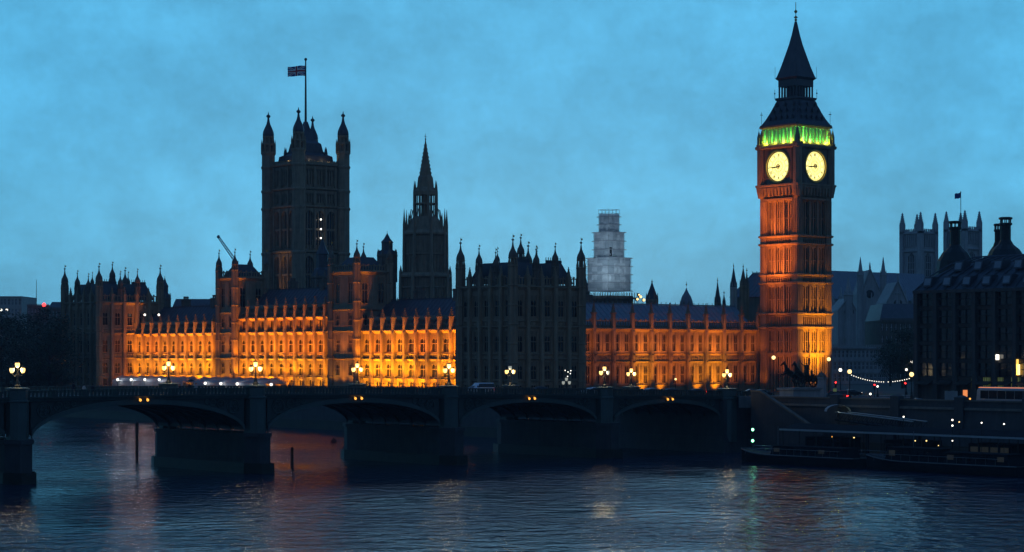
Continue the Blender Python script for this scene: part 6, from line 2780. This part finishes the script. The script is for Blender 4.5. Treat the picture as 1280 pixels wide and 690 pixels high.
for x in (-2.6, -8.8):
    for s in (-1, 1):
        mb = MB()
        n = 16
        rr = [[(x + .5 * q * sin(2 * pi * k / n), s * 1.1 + yy, .5 + .5 * q * cos(2 * pi * k / n)) for k in range(n)] for q, yy in ((.5, -.2), (1, -.2), (1, .2), (.5, .2))]
        mb.grid(rr, 0, close=True)
        o = mb.build('wheel', 'rubber', co)
        mb = MB()
        mb.poly([(x + .25 * sin(2 * pi * k / n), s * 1.29, .5 + .25 * cos(2 * pi * k / n)) for k in range(n)])
        mb.build('rim', 'chrome', o)
for s in (-1, 1):
    mb = MB()
    mb.ball(.0, s * .95, .8, .16, 8)
    mb.build('headlight', 'glass_pale', co)
for k in range(3):
    mb = MB()
    mb.ball(-.15 - .0, .5 - k * .55, 2.75 - (k % 2) * .5, .1, 6)
    mb.build('interior_light', 'lamp_white', co)

# glowing poster stand and pale hoarding
x, y = at_depth(1206, 368)
z0_, z1_ = height(499, x, y) - GZ, height(487.5, x, y) - GZ
t = thing('poster_stand', 'tall orange glowing poster stand left of the white coach', 'poster stand', (x, y, GZ), -HEAD + .5)
mb = MB()
mb.box(-.62, .62, -.1, .15, 0, z1_ + .12)
mb.build('frame', 'black_iron', t)
mb = MB()
mb.box(-.5, .5, -.13, -.1, z0_, z1_)
mb.build('poster', 'poster', t)
x, y = at_depth(1189, 372)
z1_ = height(488.5, x, y) - GZ
t = thing('hoarding', 'pale grey site hoarding left of the glowing poster', 'hoarding', (x, y, GZ), -HEAD + .25)
mb = MB()
for k in range(4):
    mb.box(-1.25 + k * .63, -1.25 + k * .63 + .6, -.05, .05, .1, z1_ - (.06 if k % 2 else 0))
mb.build('panel', 'stone_pale', t)
mb = MB()
for k in range(5):
    mb.tube([(-1.26 + k * .63, .1, 0), (-1.26 + k * .63, .1, z1_)], .05, 5)
mb.build('post', 'black_iron', t)
x, y = at_depth(1212.5, 366)
t = thing('warning_lamp', 'small orange warning lamp at the foot of the glowing poster', 'warning lamp', (x, y, GZ))
z = height(498.5, x, y) - GZ
mb = MB()
mb.lathe(0, 0, [(.2, 0), (.06, .1), (.06, z - .15), (.14, z - .12)], 8)
mb.build('stand', 'black_iron', t)
mb = MB()
mb.ball(0, 0, z, .17, 8)
mb.build('lamp', 'lamp_amber', t)


# ------------------------------------------------------------------ people on the bridge
def person(lab, x, y, z, rz, coat='coat_dark', hgt=1.72, umbrella=False, stride=.18, group='people walking over the bridge'):
    t = thing('person', lab, 'person', (x, y, z), rz, group)
    s = hgt / 1.75
    V = [(0, 0, .95, .13), (0, 0, 1.15, .13), (.01, 0, 1.36, .15), (.02, 0, 1.5, .06), (.03, 0, 1.6, .085), (.04, 0, 1.69, .085),
         (0, .19, 1.42, .065), (-.03 - stride * .4, .24, 1.15, .05), (.08 - stride * .3, .24, .92, .035), (.1 - stride * .3, .24, .84, .035),
         (0, -.19, 1.42, .065), (-.02 + stride * .5, -.24, 1.16, .05), (.2 + stride * .2, -.22, 1.02, .035), (.27 + stride * .2, -.2, 1.02, .035),
         (0, .1, .9, .1), (stride * .9, .1, .5, .075), (stride * 1.0, .1, .09, .05), (stride * 1.0 + .16, .1, .04, .04),
         (0, -.1, .9, .1), (-stride * .5, -.1, .5, .075), (-stride * 1.5, -.1, .11, .05), (-stride * 1.5 + .15, -.1, .04, .04),
         (.125, 0, 1.62, .02)]
    Eg = [(0, 1), (1, 2), (2, 3), (3, 4), (4, 5), (2, 6), (6, 7), (7, 8), (8, 9), (2, 10), (10, 11), (11, 12), (12, 13), (0, 14), (14, 15), (15, 16), (16, 17),
          (0, 18), (18, 19), (19, 20), (20, 21), (4, 22)]
    skin('body', [(a * s, b * s, c * s, r * s) for a, b, c, r in V], Eg, t, 'skin', sub=1)
    mb = MB()
    mb.lathe(0, 0, [(.27 * s, .62 * s), (.21 * s, .95 * s), (.2 * s, 1.2 * s), (.24 * s, 1.38 * s), (.13 * s, 1.5 * s), (.08 * s, 1.53 * s)], 12, smooth=True)
    mb.tube([(0, .2 * s, 1.44 * s), ((-.03 - stride * .4) * s, .26 * s, 1.15 * s), ((.07 - stride * .3) * s, .26 * s, .95 * s)], [.085 * s, .07 * s, .055 * s], 8)
    mb.tube([(0, -.2 * s, 1.44 * s), ((-.02 + stride * .5) * s, -.26 * s, 1.16 * s), ((.18 + stride * .2) * s, -.23 * s, 1.03 * s)], [.085 * s, .07 * s, .055 * s], 8)
    mb.build('coat', coat, t)
    mb = MB()
    mb.lathe(-.01 * s, 0, [(.1 * s, 1.6 * s), (.112 * s, 1.68 * s), (.1 * s, 1.75 * s), (.05 * s, 1.8 * s), (.01, 1.81 * s)], 10, smooth=True)
    mb.build('hair', 'hair', t)
    if umbrella:
        um = thing('umbrella', 'open dark umbrella held over a walker on the bridge at the left', 'umbrella', (x + .25 * cos(rz), y + .25 * sin(rz), z), rz)
        mb = MB()
        n = 8
        rows = [[(r * cos(2 * pi * k / n), r * sin(2 * pi * k / n), zz - (.05 if k % 2 and r > .4 else 0)) for k in range(n)] for r, zz in ((.02, 2.35), (.25, 2.3), (.45, 2.18), (.58, 2.02))]
        mb.grid(rows, 0, False, close=True)
        mb.build('canopy', 'umbrella_cloth', um)
        mb = MB()
        mb.tube([(.0, -.2, 1.0), (0, -.1, 1.6), (0, 0, 2.42)], .012, 5)
        mb.build('shaft', 'black_iron', um)
    return t


for i, (u, yl, rz, coat, um, lab) in enumerate((
        (105, 2.0, 0.2, 'coat_pale', False, 'walker in a pale coat on the near footway at the far left of the bridge'),
        (116, 2.1, 0.1, 'coat_dark', False, 'walker in a dark coat just behind the pale coated one'),
        (225, 1.9, 0.0, 'coat_dark', False, 'walker in dark clothes just left of the umbrella on the bridge'),
        (237, 1.7, 0.1, 'coat_dark', True, 'walker in dark clothes under the open umbrella'),
        (245, 2.0, 3.1, 'coat_pale', False, 'walker in pale clothes just right of the umbrella'),
        (357, 1.5, 0.0, 'coat_dark', False, 'left one of two dark walkers together right of the second bridge lamp'),
        (362, 2.1, 0.0, 'coat_dark', False, 'right one of two dark walkers together right of the second bridge lamp'),
        (462, 1.8, 3.1, 'coat_dark', False, 'lone dark walker on the bridge before the golden wing'),
        (548, 1.8, 0.0, 'coat_blue', False, 'walker in blue on the bridge near the golden wing end'),
        (564, 1.9, 0.0, 'coat_dark', False, 'dark walker beside the lamp left of the dark pavilion'),
        (92, 24.5, 0.1, 'coat_dark', False, 'dark walker on the far footway at the far left of the bridge'))):
    x = on_y(u, yl)
    person(lab, x, yl, ptop(x) - 1.05, rz, coat, 1.72 + .08 * sin(i * 2.3), um)

# ------------------------------------------------------------------ river furniture
for (u, v0, v1, y, r, lab) in ((171, 528, 577, 40, .27, 'tall dark mooring post standing in the water under the left arch'),
                               (365, 560, 585, 18, .24, 'short dark mooring post in the water under the second arch')):
    dep = 18.4 * 2600 / (v1 - 442)
    x, y = at_depth(u, dep)
    z = height(v0, x, y)
    t = thing('mooring_post', lab, 'mooring post', (x, y, 0), 0, None)
    mb = MB()
    mb.tube([(0, 0, -3), (.02, 0, z * .5), (0, .03, z)], [r, r * .95, r * .85], 9)
    mb.build('pile', 'timber', t)
    mb = MB()
    mb.lathe(0, 0, [(r * 1.1, z - .5), (r * 1.15, z - .1), (r * .8, z + .12), (.02, z + .2)], 9)
    mb.build('cap', 'black_iron', t)
x, y = at_depth(417, 430)
t = thing('mooring_buoy', 'small dark buoy on the glowing water in the second arch', 'buoy', (x, y, 0))
mb = MB()
mb.lathe(0, 0, [(.5, -.3), (.7, .1), (.6, .5), (.2, .8), (.08, 1.1)], 10, smooth=True)
mb.build('float', 'hull_dark', t)
mb = MB()
mb.lathe(0, 0, [(.12, 1.05), (.05, 1.3)], 6)
mb.build('ring', 'black_iron', t)

# pier: pontoon, canopy, gangway
pt = thing('pontoon', 'long dark floating pier with a pale roof edge along the embankment', 'pontoon', (-14, -24, 0))
mb = MB()
mb.box(-4.5, 4.5, -95, 0, -1, 1.5)
mb.box(-4.7, 4.7, -95.2, .2, 1.1, 1.3)
mb.build('hull', 'hull_dark', pt)
mb = MB()
mb.box(-4.0, 4.0, -93, -1, 1.5, 1.62)
mb.build('deck', 'timber', pt)
ztop_ = 5.6
mb = MB()
mb.extrude_y(-93, -6, [(-4.2, ztop_), (0, ztop_ + .9), (4.2, ztop_), (4.2, ztop_ - .2), (-4.2, ztop_ - .2)])
mb.build('canopy', 'hull_dark', pt)
mb = MB()
mb.box(-4.34, -4.21, -93, -6, ztop_ - .22, ztop_ + .08)
mb.build('canopy_edge', 'canopy_pale', pt)
mb = MB()
mb.tube([(0, 0, 1.6), (0, 0, ztop_ - .2)], .09, 6)
po = mb.build('canopy_post', 'black_iron', pt, (-3.9, -6.5, 0))
for k in range(24):
    for x in (-3.9, 3.9):
        if k or x > 0:
            link_copy(po, pt, (x, -6.5 - k * 3.7, 0))
mb = MB()
for x in (-4.2,):
    for z in (2.1, 2.65):
        mb.tube([(x, -93, z), (x, 0, z)], .035, 4)
    for k in range(47):
        mb.tube([(x, -k * 2, 1.5), (x, -k * 2, 2.65)], .035, 4)
mb.build('railing', 'chrome', pt)
for k in range(5):
    mb = MB()
    y = -14 - k * 17
    mb.box(-2.2, 2.6, y - 4, y + 4, 1.62, 4.4)
    ho = mb.build('ticket_hut', 'hull_dark', pt)
    mb = MB()
    for q in range(4):
        mb.box(-2.26, -2.2, y - 3.6 + q * 1.9, y - 2.1 + q * 1.9, 2.5, 3.9)
    mb.build('window', 'lit_window_dim' if k in (2,) else 'glass', ho)


def hung_light(u, v, x, r, m, lab, grp='small lamps along the pier'):
    y = on_x(u, x)
    z = height(v, x, y)
    t = thing('pier_lamp', lab, 'pier lamp', (x, y, 1.5), 0, grp)
    mb = MB()
    mb.lathe(0, 0, [(.12, 0), (.05, .15), (.05, z - 1.5 - r), (.1, z - 1.5 - r)], 6)
    mb.build('post', 'black_iron', t)
    mb = MB()
    mb.ball(0, 0, z - 1.5, r, 8)
    mb.build('lamp', m, t)


for (u, v, r, m, lab) in ((1190.5, 525, .2, 'lamp_white', 'upper one of two stacked white lamps on the pier'), (1190.5, 532, .2, 'lamp_white', 'lower one of two stacked white lamps on the pier'),
                          (1199, 527.5, .14, 'lamp_glow_soft', 'small pale lamp just right of the stacked pair on the pier'), (1227, 528.5, .16, 'lamp_white', 'lone white lamp on the pier under the coach'),
                          (1255, 530, .16, 'lamp_white', 'rightmost white lamp on the pier'), (1040.5, 546, .17, 'lamp_amber', 'orange lamp at the left end of the pier roof'),
                          (1067.5, 547, .15, 'lamp_glow_soft', 'pale lamp near the left end of the pier roof'), (1144, 551, .13, 'lamp_glow_soft', 'dim lamp at the middle of the pier roof'),
                          (1158, 551, .16, 'lamp_glow_soft', 'brighter warm lamp at the middle of the pier roof'), (1190.5, 551, .14, 'lamp_white', 'white lamp at roof level below the stacked pair'),
                          (1129.5, 521, .18, 'lamp_white', 'white lamp at the lower end of the gangway'), (1173, 557, .1, 'lamp_glow_soft', 'lowest tiny lamp on the pier side')):
    hung_light(u, v, -17.6, r * .75, m, lab)
x, y = at_depth(940.5, 356)
t = thing('channel_light', 'post with two green lamps one above the other at the pier end', 'signal light', (x, y, 0))
za, zb_ = height(537, x, y), height(551, x, y)
mb = MB()
mb.tube([(0, .15, -2), (0, .15, za + .3)], .14, 7)
mb.box(-.25, .25, .0, .25, zb_ - .4, za + .4)
mb.build('post', 'black_iron', t)
for z in (za, zb_):
    mb = MB()
    mb.ball(0, -.05, z, .24, 8)
    mb.build('lamp', 'lamp_green', t)

gx0, gy0 = 6.0, on_x(1052, 6.0)
gx1, gy1 = -11.0, on_x(1150, -11.0)
gz0, gz1 = height(515, gx0, gy0), height(527, gx1, gy1)
gw = thing('gangway', 'sloping gangway with a pale handrail line and small lit shelter at its head', 'gangway', (gx0, gy0, 0))
mb = MB()
V = (gx1 - gx0, gy1 - gy0)
ln = sqrt(V[0] ** 2 + V[1] ** 2)
nx, ny = -V[1] / ln, V[0] / ln
for s in (-1.2, 1.2):
    mb.tube([(nx * s, ny * s, gz0), (V[0] + nx * s, V[1] + ny * s, gz1)], .11, 5)
mb.build('handrail', 'canopy_pale', gw)
mb = MB()
for s in (-1.2, 1.2):
    mb.tube([(nx * s, ny * s, gz0 - 1.4), (V[0] + nx * s, V[1] + ny * s, gz1 - 1.4)], .15, 5)
    for k in range(17):
        q, q2 = k / 16, min(1, (k + 1) / 16)
        a = (V[0] * q + nx * s, V[1] * q + ny * s, gz0 + (gz1 - gz0) * q)
        b = (V[0] * q2 + nx * s, V[1] * q2 + ny * s, gz0 + (gz1 - gz0) * q2)
        mb.tube([a, (a[0], a[1], a[2] - 1.4)], .05, 4)
        mb.tube([(a[0], a[1], a[2] - 1.4), b], .05, 4)
mb.grid([[(nx * -1.2, ny * -1.2, gz0 - 1.4), (nx * 1.2, ny * 1.2, gz0 - 1.4)], [(V[0] + nx * -1.2, V[1] + ny * -1.2, gz1 - 1.4), (V[0] + nx * 1.2, V[1] + ny * 1.2, gz1 - 1.4)]])
for q in (.35, .7, 1.0):
    mb.tube([(V[0] * q, V[1] * q, -3), (V[0] * q, V[1] * q, gz0 + (gz1 - gz0) * q - 1.4)], .3, 7)
mb.build('truss', 'hull_dark', gw)
mb = MB()
rows = []
for i in range(9):
    a = pi * i / 8
    rows.append([(-2.2 * cos(a) * .77 - d * .64, 2.2 * cos(a) * .64 - d * .77, gz0 + .1 + 1.25 * sin(a)) for d in (-1.4, 1.4)])
mb.grid(rows, 0, True)
mb.build('shelter_roof', 'canopy_pale', gw, (-.5, .5, 0))
lp = lamp('POINT', (gx0 - 1.6, gy0 - .6, gz0 + .2), 22, (.85, 1, .85), size=.2, name='shelter_light')
lp = lamp('POINT', (gx0 - 3.2, gy0 - 2.2, gz0 + 1.6), 18, (.85, 1, .9), size=.2, name='shelter_light')


# moored passenger boats outside the pontoon
def boat(lab, y0, L, cabins, x=-22.2, hgt=1.0):
    t = thing('passenger_boat', lab, 'boat', (x, y0, 0), 0, 'passenger boats moored at the pier')
    mb = MB()
    rows = []
    B = 2.6
    for i in range(15):
        q = i / 14
        y = -L * q
        w_ = B * min(1, .25 + (sin(min(1, q * 4) * pi / 2)) * .75) * (1 if q < .85 else 1 - (q - .85) * 1.2)
        sh = .7 * (1 - min(1, q * 3)) ** 2
        rows.append([(-w_, y, 1.5 * hgt + sh), (-w_ * .92, y, .4), (-w_ * .6, y, -.6), (w_ * .6, y, -.6), (w_ * .92, y, .4), (w_, y, 1.5 * hgt + sh)])
    mb.grid(rows, 0, True)
    mb.poly(rows[0])
    mb.poly(rows[-1])
    mb.build('hull', 'hull_dark', t)
    mb = MB()
    for a, b in zip(rows[:-1], rows[1:]):
        mb.poly([a[0], a[5], b[5], b[0]])
    mb.build('deck', 'timber', t)
    mb = MB()
    for s in (0, 5):
        mb.tube([(r[s][0], r[s][1], r[s][2] + .05) for r in rows], .1, 5)
    mb.build('gunwale', 'boat_white', t)
    for (a, b, zh) in cabins:
        mb = MB()
        mb.taper(-2.0, 2.0, -L * b, -L * a, 1.5, -1.8, 1.8, -L * b + .3, -L * a - .6, 1.5 + zh)
        mb.box(-2.05, 2.05, -L * b, -L * a - .3, 1.5 + zh, 1.62 + zh)
        c = mb.build('cabin', 'hull_dark', t)
        n = max(2, int(L * (b - a) / 1.7))
        for k in range(n):
            mb = MB()
            yy = -L * a - .9 - k * (L * (b - a) - 1.4) / n
            mb.box(-2.0, -1.86, yy - 1.15, yy, 1.5 + zh * .4, 1.5 + zh * .82)
            mb.build('window', 'glass' if k % 6 else 'lit_window_dim', c)
    mb = MB()
    mb.tube([(0, -L * .3, 3), (0, -L * .3, 6.2)], .06, 5)
    for s in (-1, 1):
        mb.tube([(s * 2.3, -1.5, 2.5), (s * 2.45, -L * .25, 2.6), (s * 2.45, -L * .9, 2.6)], .04, 4)
        for k in range(14):
            mb.tube([(s * 2.4, -L * (.1 + k * .06), 1.5), (s * 2.4, -L * (.1 + k * .06), 2.6)], .03, 4)
    mb.build('railing', 'boat_white', t)
    return t


boat('low dark passenger boat at the left pier end, bow by the green lamps', -25.5, 26, [(.30, .92, 1.5)])
boat('longer dark passenger boat at the right side of the pier, dim cabin', -53.0, 30, [(.16, .5, 2.1), (.54, .95, 1.7)])
purge_protos()

# ------------------------------------------------------------------ evening haze over the river
mb = MB()
mb.box(-1250, 2650, -1250, 2650, -4.0, 116.0)
hz = mb.build('haze', 'water')
hz.data.materials.clear()
hm = bpy.data.materials.new('haze')
hm.use_nodes = True
hn = hm.node_tree
hn.nodes.remove(hn.nodes['Principled BSDF'])
pv = hn.nodes.new('ShaderNodeVolumePrincipled')
pv.inputs['Color'].default_value = (0.72, 0.80, 0.88, 1)
pv.inputs['Density'].default_value = 0.00013
hn.links.new(pv.outputs[0], hn.nodes['Material Output'].inputs['Volume'])
hz.data.materials.append(hm)
hz['kind'] = 'stuff'
SC.cycles.volume_bounces = 0
